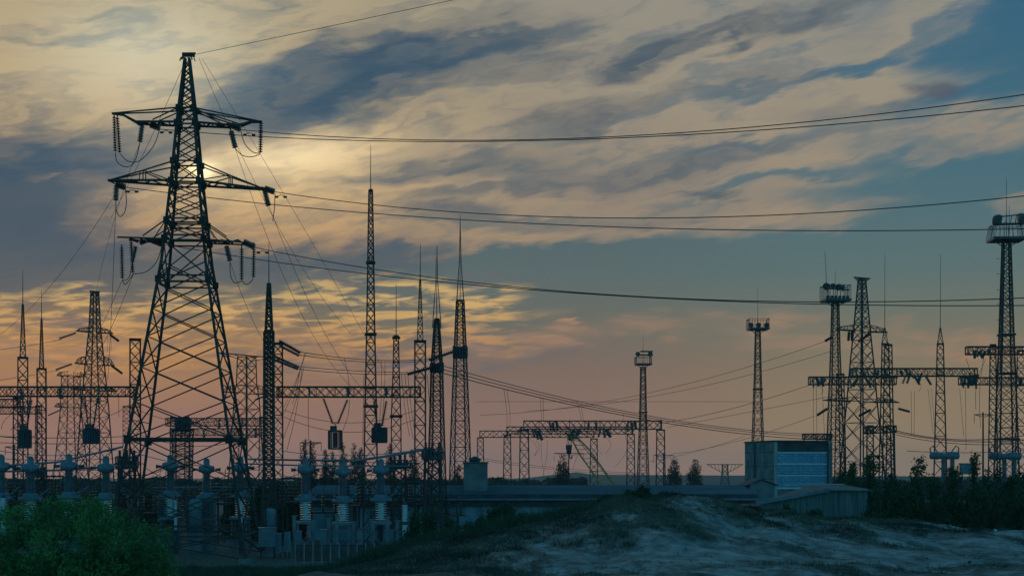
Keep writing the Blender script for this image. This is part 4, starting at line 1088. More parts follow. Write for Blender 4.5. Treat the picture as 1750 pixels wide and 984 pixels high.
def cpost(x, d, y0, lab):
    s = MB(); z = zz(y0, d); s.box(-.13, .13, -.13, .13, 0, z); s.box(-.25, .25, -.2, .2, z, z+.08); o = s.build('support_post', MT['concrete']); o.location = (xx(x, d), d, 0); tag(o, lab, 'post', 'pale concrete support posts in the yard')
refs = ['left of the left transformer stand', 'right of the left transformer stand', 'between the left and middle stands', 'left of the middle transformer stand', 'right of the middle transformer stand', 'left of the right transformer stand', 'right of the right transformer stand', 'nearest the striped post insulator']
for k, x in enumerate((503, 535, 562, 576, 605, 636, 662, 679)):
    cpost(x, 119+(k % 3), (882, 890, 886, 880, 892, 888, 884, 890)[k], 'pale concrete support post '+refs[k])
# low yard fence of dark panels
f_ = thing('yard_fence', 'low dark panelled fence below the transformer stands', 'fence', (xx(505, 108), 108, 0))
x1_ = xx(700, 108)-xx(505, 108)
for k in range(14):
    q = MB(); xk = x1_*k/13; q.bar((xk, 0, gz(xx(505, 108)+xk, 108)-.3), (xk, 0, 1.75), .12); q.build('fence_post', MT['concrete'], f_)
for k in range(13):
    q = MB(); a, b = x1_*k/13+.08, x1_*(k+1)/13-.08
    for j in range(9): xx_ = a+(b-a)*j/8; q.bar((xx_, 0, .35), (xx_, 0, 1.6), .035)
    q.bar((a, 0, .4), (b, 0, .4), .05); q.bar((a, 0, 1.55), (b, 0, 1.55), .05); q.build('mesh_panel', MT['steel'], f_)
# circuit breakers of the right yard
def breaker(label, x, d, y, w):
    s = d/FP; t = thing('circuit_breaker', label, 'breaker', (xx(x, d), d, 0), 0, 'horizontal circuit breakers'); h = w*s/2; z = zz(y, d)
    q = MB(); q.lathe((-h, 0, z), (h, 0, z), [(0, .25), (.03, .42), (.3, .44), (.45, .3), (.55, .3), (.6, .46), (.97, .44), (1, .25)], 12); q.build('chamber', MT['grey'], t, True)
    for a in (-.05, .45):
        q = MB(); q.discs((a*h*1.2, 0, z-3.2), (a*h*1.2, 0, z-.3), .36, 12, .75, 12); q.build('porcelain_column', MT['grey'], t)
    for sx in (-1, 1):
        q = MB(); q.tube([(sx*h*.95, 0, z+.2), (sx*h*.98, 0, z+.9), (sx*h*.8, 0, z+1.15), (sx*h*.55, 0, z+.6), (sx*h*.45, 0, z+.3)], .07, 5); q.build('jumper_loop', MT['wire'], t)
    q = MB(); q.box(-h*.3, h*.8, -.5, .5, z-3.6, z-3.2)
    for a in (-.2, .7):
        for sy in (-1, 1): q.bar((a*h, sy*.45, 0), (a*h, sy*.45, z-3.6), .14)
    q.build('stand', MT['steel'], t)
breaker('teal horizontal circuit breaker under the second spired column', 1614, 168, 778, 50)
breaker('horizontal circuit breaker at the foot of the big floodlight mast', 1718, 168, 779, 54)
t = thing('equipment_box', 'blue grey box on a stand between the two circuit breakers', 'cabinet', (xx(1653, 165), 165, 0))
q = MB(); q.box(-.75, .75, -.5, .5, zz(810, 165), zz(793, 165)); q.box(-.85, .85, -.6, .6, zz(793, 165), zz(791, 165)); q.build('case', MT['paint'], t)
for sx in (-1, 1):
    q = MB(); q.bar((sx*.6, 0, 0), (sx*.6, 0, zz(810, 165)), .14); q.build('leg', MT['steel'], t)
# ------------------------------------------------------------------ buildings
def long_hall():
    d0 = 150.0; x0, x1 = xx(520, d0), xx(1296, d0); ze = zz(844, d0); zr = zz(828.5, 160)
    t = thing('flat_roofed_hall', 'long low hall with a pale flat roof and blue grey wall across the middle', 'building', (x0, d0, 0)); Lx = x1-x0
    q = MB(); q.box(.3, Lx-.3, 1.2, 19, 0, ze-1.25); q.build('wall', MT['pale'], t)
    q = MB()
    q.quad((0, -.02, ze), (Lx, -.02, ze), (Lx, 10, zr), (0, 10, zr)); q.quad((0, 10, zr), (Lx, 10, zr), (Lx, 20, ze), (0, 20, ze)); q.quad((0, 0, ze-.28), (0, 20, ze-.28), (Lx, 20, ze-.28), (Lx, 0, ze-.28))
    q.quad((0, 0, ze-.28), (0, -.02, ze), (0, 10, zr), (0, 20, ze), (0, 20, ze-.28)); q.quad((Lx, 20, ze-.28), (Lx, 20, ze), (Lx, 10, zr), (Lx, -.02, ze), (Lx, 0, ze-.28)); q.quad((0, 20, ze-.28), (0, 20, ze), (Lx, 20, ze), (Lx, 20, ze-.28))
    q.build('roof', MT['roof'], t)
    q = MB(); q.box(0, Lx, 0, .12, ze-.42, ze-.003); q.build('fascia', MT['clad_shade'], t)
    q = MB(); q.box(.1, Lx-.1, -.1, .5, ze-.64, ze-.45); q.build('gutter', MT['paint'], t)
    q = MB(); q.box(.2, Lx-.2, .55, 1.19, ze-1.22, ze-.66); q.build('eaves_shade_band', MT['clad_shade'], t)  # dark strip painting in the shade of the recess under the roof overhang
    for k in range(9):
        xk = Lx*(k+.5)/9; q = MB(); q.box(xk-.12, xk+.12, 1.05, 1.197, 0, ze-1.3); q.build('wall_pier', MT['concrete'], t)
    for k, (xa, w) in enumerate(((2.0, 3.5), (6.8, 3.5), (13.5, 2.4), (31.0, 1.2))):
        q = MB(); q.box(xa, xa+w, 1.12, 1.196, 1.2, ze-1.7); q.build('wall_panel' if k < 3 else 'door', MT['paint'], t)
    p = MB(); bx = xx(813, 155)-x0; h = 20*155/FP; zb = ze+.1; zt = zz(791, 155)
    p.box(bx-h, bx+h, 3.5, 6.5, zb, zt); o = p.build('rooftop_house', MT['concrete'], t)
    p = MB(); p.box(bx-h*1.08, bx+h*1.08, 3.3, 6.7, zt, zt+.12); p.build('cap_slab', MT['roof'], o)
    p = MB(); p.lathe((bx-.1, 5, zt+.12), (bx-.1, 5, zt+.75), [(0, .55), (.35, .55), (.4, .75), (.75, .45), (1, .1)], 10); p.build('vent_cowl', MT['clad_shade'], o)
long_hall()
def blue_block():
    d = 205.0; X0, X1, X2 = xx(1273, 214), xx(1323, d), xx(1416, d+1.5); zt = zz(754, d)
    t = thing('block_building', 'tall pale blue block building with white bands across its front', 'building', (X1, d, 0))
    w = X2-X1; a = math.atan2(1.5, w)
    a1 = (X0-X1, 9.0)
    q = MB()
    def prism(q, pts, z0, z1):
        n = len(pts); i = len(q.v)
        for z in (z0, z1): q.v += [Vector((x, y, z)) for x, y in pts]
        q.f += [(i+k, i+(k+1) % n, i+n+(k+1) % n, i+n+k) for k in range(n)]+[tuple(range(i, i+n))[::-1], tuple(range(i+n, i+2*n))]
    bl = (0, 0); br_ = (w, 1.5); tl = (a1[0], a1[1]); tr = (w-1.0, 13.0)
    prism(q, [bl, br_, tr, tl], 0, zt); q.build('wall', MT['concrete'], t)
    bm = bpy.data.materials.new('blue_block_infill'); bm.use_nodes = True; tt = bm.node_tree; pb = tt.nodes['Principled BSDF']
    tcx = tt.nodes.new('ShaderNodeTexCoord'); bk = tt.nodes.new('ShaderNodeTexBrick'); mp = tt.nodes.new('ShaderNodeMapping'); mp.inputs['Rotation'].default_value = (math.pi/2, 0, 0)
    tt.links.new(tcx.outputs['Object'], mp.inputs[0]); tt.links.new(mp.outputs[0], bk.inputs['Vector'])
    nz = tt.nodes.new('ShaderNodeTexNoise'); nz.inputs['Scale'].default_value = 1.3; nz.inputs['Detail'].default_value = 8; nz.inputs['Roughness'].default_value = .7; tt.links.new(tcx.outputs['Object'], nz.inputs['Vector'])
    rp = tt.nodes.new('ShaderNodeValToRGB'); tt.links.new(nz.outputs[0], rp.inputs[0]); rp.color_ramp.elements[0].position = .42; rp.color_ramp.elements[0].color = (.08, .23, .35, 1); rp.color_ramp.elements[1].position = .6; rp.color_ramp.elements[1].color = (.32, .54, .64, 1)
    bk.inputs['Scale'].default_value = 1.0; bk.inputs['Brick Width'].default_value = 1.1; bk.inputs['Row Height'].default_value = .36; bk.inputs['Mortar Size'].default_value = .05
    bk.inputs['Mortar'].default_value = (.08, .22, .34, 1); tt.links.new(rp.outputs[0], bk.inputs['Color1']); bk.inputs['Color2'].default_value = (.16, .38, .52, 1)
    tt.links.new(bk.outputs[0], pb.inputs['Base Color']); pb.inputs['Roughness'].default_value = .6
    rotm = Matrix.Rotation(a, 4, 'Z'); fl = math.hypot(w, 1.5)
    def face(name, m, x0, x1, z0, z1, pr, th=.05):
        q = MB(); q.box(x0, x1, -pr-th, -pr, z0, z1); o = q.build(name, m, t); o.rotation_euler = (0, 0, a); return o
    zb = 0
    for y0, y1 in ((775, 791), (794, 810), (814, 833)):
        face('glass_block_infill', bm, .45, fl-.25, zz(y1, d), zz(y0, d), .003)
    for y in (773, 792.5, 812, 834): face('white_band', MT['white'], .4, fl-.1, zz(y+1.3, d), zz(y-1.3, d), .056, .1)
    face('corner_pilaster', MT['sheet'], 0.0, .42, 0, zt-.1, .004, .16); face('parapet_band', MT['clad_shade'], .45, fl-.05, zz(771, d), zt-.05, .004, .06)
    face('edge_pilaster', MT['concrete'], fl-.08, fl+.5, 0, zt-.05, .01, .2)
    q = MB()
    dx, dy = a1; ln = math.hypot(dx, dy); nx, ny = -dy/ln*-1, dx/ln*-1
    nx, ny = (-dy/ln, dx/ln) if (-dy/ln*0+dx/ln) < 0 else (dy/ln, -dx/ln)
    for z in (zz(772, d), zz(796, d), zz(818, d)): q.bar((nx*.01, ny*.01, z), (dx+nx*.01, dy+ny*.01, z), .07)
    for u in (.33, .66): q.bar((dx*u+nx*.01, dy*u+ny*.01, 0), (dx*u+nx*.01, dy*u+ny*.01, zt-.1), .06)
    q.build('panel_joints', MT['clad_shade'], t)
    q = MB(); prism(q, [(-.15, -.2), (w+.2, 1.3), (w-.9, 13.2), (a1[0]-.15, a1[1]+.1)], zt, zt+.18); q.build('roof', MT['clad_shade'], t)
    # drain pipe down the side
    q = MB(); q.tube([(a1[0]*.62+nx*.2, a1[1]*.62+ny*.2, 0), (a1[0]*.62+nx*.2, a1[1]*.62+ny*.2, zt)], .12, 6); q.tube([(w*.98, 1.2, 2), (w*.98, 1.2, zt)], .1, 6); q.build('drain_pipe', MT['clad_shade'], t)
    # railing frame on the roof
    tt2 = thing('roof_frame', 'dark latticed frame standing on the right end of the blue block roof', 'frame', (xx(1373, d+4), d+4, zt+.18))
    Lf = xx(1420, d+4)-xx(1373, d+4); beam_mb((0, 0, .65), (Lf, 0, .65), .75, 1.4, 5, .14, .1).build('frame', MT['steel'], tt2)
    q = MB()
    for x_ in (0.1, Lf*.5, Lf-.1): q.bar((x_, 0, 0), (x_, 0, .4), .14)
    q.build('feet', MT['steel'], tt2)
    # small gabled shed at its foot
    d2 = 158.0; xa, xb = xx(1280, d2), xx(1326, d2); s = thing('gabled_shed', 'small gabled shed at the foot of the blue block side wall', 'shed', (xa, d2, 0)); Ls = xb-xa; ze, zr = zz(829, d2), zz(820, d2)
    q = MB(); q.box(.1, Ls-.1, .1, 6, 0, ze); q.v += [Vector((.1, .1, ze)), Vector((Ls-.1, .1, ze)), Vector((Ls*.45, .1, zr))]; n = len(q.v); q.f.append((n-3, n-2, n-1)); q.build('wall', MT['concrete'], s)
    q = MB()
    for xa_, za_, xb_, zb_ in ((-.25, ze-.05, Ls*.45, zr+.06), (Ls*.45, zr+.06, Ls+.25, ze-.05)):
        i = len(q.v); q.v += [Vector(c) for c in ((xa_, -.15, za_), (xb_, -.15, zb_), (xb_, 6.2, zb_), (xa_, 6.2, za_), (xa_, -.15, za_+.12), (xb_, -.15, zb_+.12), (xb_, 6.2, zb_+.12), (xa_, 6.2, za_+.12))]
        q.f += [(i+3, i+2, i+1, i), (i+4, i+5, i+6, i+7), (i, i+1, i+5, i+4), (i+1, i+2, i+6, i+5), (i+2, i+3, i+7, i+6), (i+3, i, i+4, i+7)]
    q.build('roof', MT['clad_shade'], s)
blue_block()
def board_shed():
    d0, d1 = 92.0, 101.0; p0 = Vector((xx(1296, d1), d1, 0)); p1 = Vector((xx(1418, d0), d0, 0))
    # long wall faces the camera, ridge line climbs to the right
    xa, xb = xx(1300, 92), xx(1483, 92)
    t = thing('board_shed', 'weathered vertical board shed with a pale sloping roof edge in front of the hedge', 'shed', (xa, 92, 0)); Ln = xb-xa
    def top(x): return zz(858, 92)+(zz(836, 92)-zz(858, 92))*min(x/(xx(1415, 92)-xa), 1.0)
    q = MB(); n = 44
    for k in range(n):
        x0, x1 = Ln*k/n, Ln*(k+1)/n-.015; dy = R.uniform(0, .05); i = len(q.v)
        for y in (dy, dy+.08): q.v += [Vector((x0, y, 0)), Vector((x1, y, 0)), Vector((x1, y, top(x1)-.05-R.uniform(0, .03))), Vector((x0, y, top(x0)-.05))]
        q.f += [(i, i+1, i+2, i+3), (i+7, i+6, i+5, i+4), (i+1, i+5, i+6, i+2), (i+4, i, i+3, i+7)]
    q.build('board_wall', MT['board'], t)
    q = MB(); q.box(0, Ln, .2, .3, 0, top(0)-.3); q.box(Ln-.1, Ln-.02, .3, 7, 0, top(Ln)-.1); q.box(0.02, .1, .3, 7, 0, top(0)-.3); q.build('side_wall', MT['board'], t)
    q = MB(); xm = xx(1415, 92)-xa; zr = top(Ln)
    
    q.quad((-.2, -.25, top(0)), (xm, -.25, zr), (xm+.4, 7, zr+.28), (3.2, 7, zz(843, 99))); q.quad((xm, -.25, zr), (Ln+.15, -.25, zr), (Ln+.15, 7, zr+.28), (xm+.4, 7, zr+.28)); q.build('roof', MT['rustroof'], t)
    q = MB(); q.bar((-.3, -.3, top(0)-.04), (xm, -.3, zr-.02), .07, .24); q.bar((xm, -.3, zr-.02), (Ln+.2, -.3, zr-.03), .06, .1); q.build('barge_board', MT['paint'], t)
    q = MB(); q.bar((xm-1.5, 7, zr+.3), (Ln+.15, 7, zr+.3), .08, .1); q.build('ridge_flashing', MT['sheet'], t)
board_shed()
# heap of rusty pipes beside the shed
t = thing('pipe_stack', 'small stack of rusty pipes left of the board shed', 'pipes', (xx(1283, 45), 45, gz(xx(1283, 45), 45)))
g0 = .05
for r_ in range(2):
    for k in range(8-r_):
        q = MB(); x_ = -.30+k*.085+r_*.045; z_ = g0+r_*.08; yj = R.uniform(-.3, .3); q.lathe((x_, -.5+yj, z_+R.uniform(-.01, .02)), (x_+R.uniform(-.12, .12), 1.0+yj, z_+R.uniform(0, .04)), [(0, .04), (1, .04)], 10); q.build('pipe', MT['rust'], t)
q = MB()
q.bar((-.42, .3, g0-.06), (.45, .3, g0-.06), .06); q.build('sleeper', MT['bark'], t)

# ------------------------------------------------------------------ three pole disconnectors filling the yard
def make_disconnector():
    t = thing('disconnector', '', 'switch', (0, 0, 0))
    for x in (-1.1, 1.1):
        q = MB(); q.bar((x, 0, 0), (x, 0, 2.6), .16); q.build('leg', MT['steel'], t)
    q = MB(); q.box(-1.6, 1.6, -.9, .9, 2.6, 2.75); q.bar((-1.5, -.85, 2.9), (1.5, -.85, 2.9), .06); q.build('frame', MT['steel'], t)
    for x in (-1.2, 0, 1.2):
        for y in (-.7, .7):
            q = MB(); q.discs((x, y, 2.75), (x, y, 4.1), .17, 6, .45, 8); q.build('post_insulator', MT['brown'], t)
        q = MB(); q.tube([(x, -.9, 4.2), (x, .1, 4.3), (x, .9, 4.2)], .05, 5); q.tube([(x, -.7, 4.2), (x+.1, -.75, 4.7), (x+.35, -.7, 5.0)], .035, 4); q.build('blade', MT['darkpaint'], t)
    return t
dc0 = make_disconnector()
dl_ = ['leftmost, cut by the frame edge', 'behind the first green bush transformer', 'between the two spired columns', 'under the left gantry beam middle', 'under the flat peaked pylon', 'left of the left gantry column', 'just left of the big pylon legs', 'behind the big pylon left legs', 'behind the oil tank', 'in the big pylon right legs', 'left of the dark column', 'right of the dark column', 'under the barred line trap', 'between the barred and solid line traps', 'under the tallest mast', 'under the forked mast', 'under the spired gantry column', 'in front of the barrel masts']
for k, x in enumerate((12, 34, 58, 92, 140, 200, 243, 272, 322, 378, 436, 498, 552, 606, 632, 672, 712, 764)):
    t = dc0 if k == 0 else copy_tree(dc0); d = (136, 150, 143, 158, 147, 152, 138, 160, 150, 145, 152, 144, 141, 139, 146, 142, 146, 141)[k]
    t.location = (xx(x, d), d, (0, .6, 1.4, .3, 1.0, 1.6, .2, .8, 1.2, .5, 1.2, .9, .4, 0, 1.1, .7, 1.3, .4)[k]*0); t.scale = (1, 1, (1.25, 1.5, 1.1, 1.6, 1.3, 1.45, 1.2, 1.55, 1.35, 1.5, 1.4, 1.55, 1.2, 1.45, 1.5, 1.3, 1.45, 1.1)[k])
    t.rotation_euler = (0, 0, math.radians((10, 80, 15, 70, 5, 95, 20, 75, 12, 85, 10, 78, 8, 92, 14, 6, 84, 18)[k]))
    t['label'] = 'dark three pole disconnector '+dl_[k]; t['group'] = 'disconnectors of the left yard'
# ------------------------------------------------------------------ vegetation
def trunk_mb(h, r, rs, nb=7, spread=.8, lean=0.0):
    q = MB(); q.tube([(0, 0, -.3), (lean*.3, 0, h*.4), (lean, 0, h)], r, 7, r*.3)
    for k in range(nb):
        z = h*rs.uniform(.3, .95); a = rs.uniform(0, 6.28); L_ = spread*rs.uniform(.5, 1)
        q.tube([(lean*z/h, 0, z), (lean*z/h+math.cos(a)*L_*.5, math.sin(a)*L_*.5, z+L_*.35), (lean*z/h+math.cos(a)*L_, math.sin(a)*L_, z+L_*.9)], r*.3, 5, r*.08)
    return q
def tree(name, label, cat, x, d, ytop, wpx, kind, seed, group=None, leaf='leafC', dens=1.0, base=None):
    rs = random.Random(seed); X = xx(x, d); g = gz(X, d) if d < 120 else 0.0; zt = zz(ytop, d)-g; w = wpx*d/FP/2
    t = thing(name, label, cat, (X, d, g), rs.uniform(0, 6), group)
    trunk_mb(zt*.85, max(.04, w*.09), rs, 9, w*.8).build('trunk', MT['bark'], t)
    lobes = []
    if kind == 'poplar':
        z = zt*.12
        while z < zt*.93:
            f = math.sin(min(1, (z/zt)*1.15)*math.pi)**.5*.8+.15; hz_ = zt*.1
            lobes.append((rs.uniform(-.22, .22)*w, rs.uniform(-.22, .22)*w, z, w*f*rs.uniform(.55, .85), w*f*.7, hz_*1.5)); z += hz_*.55
        lobes.append((0, 0, zt*.95, w*.2, w*.2, zt*.07))
    elif kind == 'bush':
        for k in range(6):
            a = rs.uniform(0, 6.28); r = rs.uniform(.2, .7)
            lobes.append((math.cos(a)*r*w, math.sin(a)*r*w*.8, zt*.25, w*.5, w*.45, zt*.28))
        for k in range(8):
            a = rs.uniform(0, 6.28); r = rs.uniform(0, .6)
            lobes.append((math.cos(a)*r*w, math.sin(a)*r*w*.8, zt*(rs.uniform(.5, .74)-.2*r), w*rs.uniform(.3, .45), w*rs.uniform(.3, .4), zt*.16))
        for k in range(6):
            a = rs.uniform(0, 6.28); r = rs.uniform(0, .45)
            lobes.append((math.cos(a)*r*w, math.sin(a)*r*w, zt*rs.uniform(.78, .93), w*.12, w*.12, zt*.09))
    else:  # round tree
        for k in range(11):
            a = rs.uniform(0, 6.28); r = rs.uniform(0, .6)
            lobes.append((math.cos(a)*r*w, math.sin(a)*r*w, zt*rs.uniform(.4, .88), w*rs.uniform(.25, .42), w*.35, zt*rs.uniform(.1, .17)))
    n = int(560*dens*(1.6 if kind == 'bush' else 1)); ls = max(.045, .9*d/FP)
    if kind == 'bush': ls = max(.035, 1.9*d/FP)
    foliage('crown' if kind != 'bush' else 'foliage', lobes, n, 10, ls*1.7, ls*1.15, MT[leaf], t, seed, 1.7, .2)
    return t
# the big green bush, bottom left, thirty metres away
def front_bush():
    d = 31.0; s = d/FP; rs = random.Random(3)
    tops = [(-60, 880, 60), (0, 873, 48), (45, 865, 42), (95, 858, 46), (140, 853, 46), (185, 866, 42), (222, 880, 40), (252, 903, 32), (275, 930, 24), (120, 890, 60), (30, 905, 60), (200, 915, 50), (240, 945, 40), (80, 940, 70), (-30, 930, 70), (160, 950, 60), (260, 970, 35)]
    X0 = xx(110, d); g = gz(X0, d)
    t = thing('tamarisk_bush', 'big feathery green bush filling the bottom left corner', 'bush', (X0, d, g))
    lobes = []
    for x, y, r in tops:
        rr = r*s; lobes.append((xx(x, d)-X0, rs.uniform(-.6, .6), zz(y, d)-g-rr*.75, rr, rr*1.2, rr*.85))
    for k in range(14):
        x = -80+k*26; y = 985; lobes.append((xx(x, d)-X0, rs.uniform(-.3, .9), .5, .55, .7, .75))
    q = MB()
    for k in range(26):
        l = lobes[rs.randrange(len(lobes))]; b = Vector((rs.uniform(-1.2, 1.4), rs.uniform(-.4, .6), -.2)); e = Vector((l[0]+rs.uniform(-.3, .3), l[1], l[2]+rs.uniform(-.1, .3)))
        q.tube([b, (b+e)/2+Vector((rs.uniform(-.1, .1), 0, .15)), e], .035, 5, .008)
    q.build('stems', MT['bark'], t)
    # feathery sprays: many narrow leaves lined up along short arching twigs
    r_ = np.random.default_rng(11); n = 12500
    cc = clump_points(n, lobes, r_, .5)
    dirs = r_.normal(size=(n, 3)); dirs[:, 2] = np.abs(dirs[:, 2])*.8+.5; dirs /= np.linalg.norm(dirs, axis=1)[:, None]
    P = []
    m = 9
    u = np.linspace(0, 1, m)
    L_ = r_.uniform(.12, .30, n)
    P = cc[:, None, :]+dirs[:, None, :]*(u[None, :, None]*L_[:, None, None])+r_.normal(size=(n, m, 3))*.014
    P[:, :, 2] -= (u[None, :]**2)*.06
    P = P.reshape(-1, 3)
    V3, F = leaves_np(P, .0245, r_, 2.6, .6); V3 = V3.reshape(-1, 4, 3); cen_ = V3.mean(1, keepdims=True); V3 = (cen_+(V3-cen_)*r_.uniform(.5, 1.7, (len(V3), 1, 1))).reshape(-1, 3)
    mesh_np('foliage', V3, F, MT['leafA'], t)
front_bush()
g_h = 'bushes of the right hand hedge'
hed = [(1440, 112, 806, 60, 'bush'), (1457, 110, 784, 46, 'bush'), (1487, 104, 764, 58, 'bush'), (1520, 76, 804, 70, 'bush'), (1540, 70, 812, 90, 'bush'), (1566, 74, 776, 60, 'bush'), (1594, 70, 800, 90, 'bush'), (1628, 72, 796, 84, 'bush'), (1664, 74, 772, 66, 'bush'), (1692, 70, 800, 90, 'bush'), (1724, 72, 796, 84, 'bush'), (1762, 70, 790, 90, 'bush'),
       (1530, 64, 835, 90, 'bush'), (1560, 63, 830, 110, 'bush'), (1620, 62, 835, 110, 'bush'), (1680, 61, 830, 110, 'bush'), (1740, 60, 832, 110, 'bush'), (1492, 86, 838, 50, 'bush'), (1800, 66, 830, 90, 'bush'), (1850, 66, 820, 100, 'bush')]
hl = ['low bush touching the right end of the board shed', 'upright bush just right of the blue block', 'tallest bushy shrub before the far pylon legs', 'rounded bush below the first spired column', 'dark bush right of the first spired column', 'sprigged shrub with its tip before the pale sky', 'rounded bush left of the first circuit breaker', 'bush under the first circuit breaker', 'tall sprigged shrub between the two circuit breakers', 'bush left of the big floodlight mast foot', 'bush at the foot of the big floodlight mast', 'bush cut by the right edge, back row',
      'low front bush beside the shed boards', 'low front bush above the pale sand, second', 'low front bush in the middle of the hedge', 'low front bush under the tall sprigged shrub', 'low front bush nearest the right edge', 'smallest front bush against the shed wall', 'bush just outside the right edge', 'outermost bush beyond the right edge']
for k, (x, d, y, w, kind) in enumerate(hed):
    tree('hedge_bush', hl[k], 'bush', x, d, y, w, kind, 40+k, g_h, 'leafB', 1.5)
mid = [(708, 74, 868, 60), (735, 70, 862, 60), (768, 66, 880, 56), (800, 70, 893, 60), (845, 68, 860, 56), (872, 66, 852, 56), (893, 66, 868, 44), (822, 66, 880, 50), (915, 60, 884, 40), (790, 58, 905, 50), (850, 57, 890, 70)]
ml = ['dark bush behind the striped post insulator', 'dark bush under the barrel mast', 'dark bush left of the bright wall patch', 'low bush under the bright wall patch', 'bush at the left of the clump before the hall wall', 'tallest bush of the clump before the hall wall', 'bush at the right of the clump before the hall wall', 'bush filling the gap in the clump before the hall wall', 'small bush at the foot of the dune', 'low weeds at the left foot of the dune', 'wide low bush in front of the hall wall']
for k, (x, d, y, w) in enumerate(mid): tree('bush', ml[k], 'bush', x, d, y, w, 'bush', 80+k, 'dark bushes before the hall', 'leafB', 1.1)
lt_ = [(445, 136, 828, 50, 'bush'), (478, 138, 822, 55, 'bush'), (500, 142, 834, 40, 'bush'), (20, 140, 828, 70, 'bush'), (75, 138, 838, 70, 'bush'), (120, 137, 832, 60, 'bush'), (160, 140, 838, 60, 'bush'), (205, 140, 846, 50, 'bush'), (350, 142, 824, 60, 'bush'), (400, 142, 830, 50, 'bush'), (-40, 138, 825, 80, 'bush'), (255, 142, 842, 60, 'bush')]
ll = ['dark bush left of the dark column foot', 'dark bush right of the dark column foot', 'bush before the left end of the hall', 'dark bush behind the leftmost transformers', 'dark bush behind the second transformer', 'dark bush behind the third transformer', 'dark bush left of the big pylon foot', 'dark bush behind the front disconnector tower', 'dark bush behind the rounded oil tank', 'dark bush behind the right legs of the big pylon', 'bush outside the left edge', 'dark bush behind the finned radiator']
for k, (x, d, y, w, kind) in enumerate(lt_):
    if k == 8: continue
    tree('bush', ll[k], 'bush', x, d+14, y, w, kind, 120+k, 'dark bushes behind the left yard', 'leafB', 1.0)
pop = [(520, 240, 755, 18), (534, 246, 762, 18), (586, 240, 762, 16), (606, 244, 760, 20), (618, 250, 768, 18), (569, 236, 776, 22), (667, 236, 762, 18), (706, 232, 768, 24), (963, 290, 780, 28), (1152, 330, 789, 24), (1188, 335, 789, 26), (782, 225, 800, 26), (556, 244, 772, 14)]
pl = ['left poplar of the pair beside the first wire pole', 'right poplar of the pair beside the first wire pole', 'narrow poplar left of the barred line trap', 'poplar behind the barred line trap', 'small poplar left of the tallest lattice mast', 'poplar hidden behind the middle transformer head', 'poplar behind the forked lattice mast', 'poplar behind the spired gantry column', 'single round poplar under the hanging crane hook', 'left one of the two poplars right of the stepped gantries', 'right one of the two poplars right of the stepped gantries', 'small tree left of the rooftop house', 'thin poplar between the first pole and the line trap']
for k, (x, d, y, w) in enumerate(pop): tree('poplar_tree', pl[k], 'tree', x, d, y-5, w*1.55, 'poplar', 160+k, 'poplars on the skyline', 'leafC', 1.0)
# weeds on the top of the dune
wd = [(1072, 50, 838, 26), (1100, 46, 833, 20), (1085, 44, 846, 44), (1040, 46, 852, 34), (1135, 47, 846, 36), (1180, 48, 850, 36), (1230, 50, 858, 30), (1345, 50, 866, 40), (1395, 50, 872, 40)]
wl = ['weedy tuft at the left shoulder of the dune top', 'upright weed tuft on the very top of the dune', 'pale leafy weeds on the face of the dune top', 'weeds on the left slope of the dune', 'weed tuft right of the dune top', 'low weeds on the right shoulder of the dune', 'weeds left of the pipe stack', 'weeds at the foot of the board shed', 'dense weeds before the board shed wall']
for k, (x, d, y, w) in enumerate(wd): tree('weed_clump', wl[k], 'plant', x, d, y, w, 'bush', 200+k, 'weed clumps on the dune', 'leafD', .5)
# dry grass over the dune and the yard edge (uncountable)
r_ = np.random.default_rng(21)
def grass(n, xr, yr, h, seed, name, m, thresh):
    rr = np.random.default_rng(seed)
    Y = np.sqrt(rr.uniform(yr[0]**2, yr[1]**2, n)); U_ = rr.uniform(xr[0], xr[1], n); X = U_*Y
    f = turf_np(X, Y)+rr.normal(size=n)*.035
    keep = f > thresh; X, Y = X[keep], Y[keep]; n = len(X)
    k = 5
    X = np.repeat(X, k)+rr.normal(size=n*k)*.07; Y = np.repeat(Y, k)+rr.normal(size=n*k)*.07
    Z = ground_np(X, Y)-.02; n = len(X)
    hh = h*rr.uniform(.4, 1.3, n); a = rr.uniform(0, 6.28, n); ln = rr.uniform(.3, 1.3, n)*hh; w = .007*(Y/30)
    base = np.stack([X, Y, Z], 1); tip = base+np.stack([np.cos(a)*ln, np.sin(a)*ln, hh], 1); sd_ = np.stack([-np.sin(a)*w, np.cos(a)*w*.3+w*.3, 0*w], 1)
    sd_[:, 0] = w
    V3 = np.stack([base-sd_, base+sd_, tip], 1).reshape(-1, 3)
    o = mesh_np(name, V3, np.arange(3*n).reshape(n, 3), m); tag(o, kind='stuff'); return o
o = grass(60000, (-.30, .40), (23, 60), .11, 3, 'dry_grass', MT['dry'], .56); tag(o, 'sparse dry grass tufts scattered over the sandy dune', 'grass')
o = grass(26000, (-.32, .06), (40, 104), .34, 9, 'meadow_grass', MT['leafD'], .3); tag(o, 'darker long grass on the low ground before the yard', 'grass')
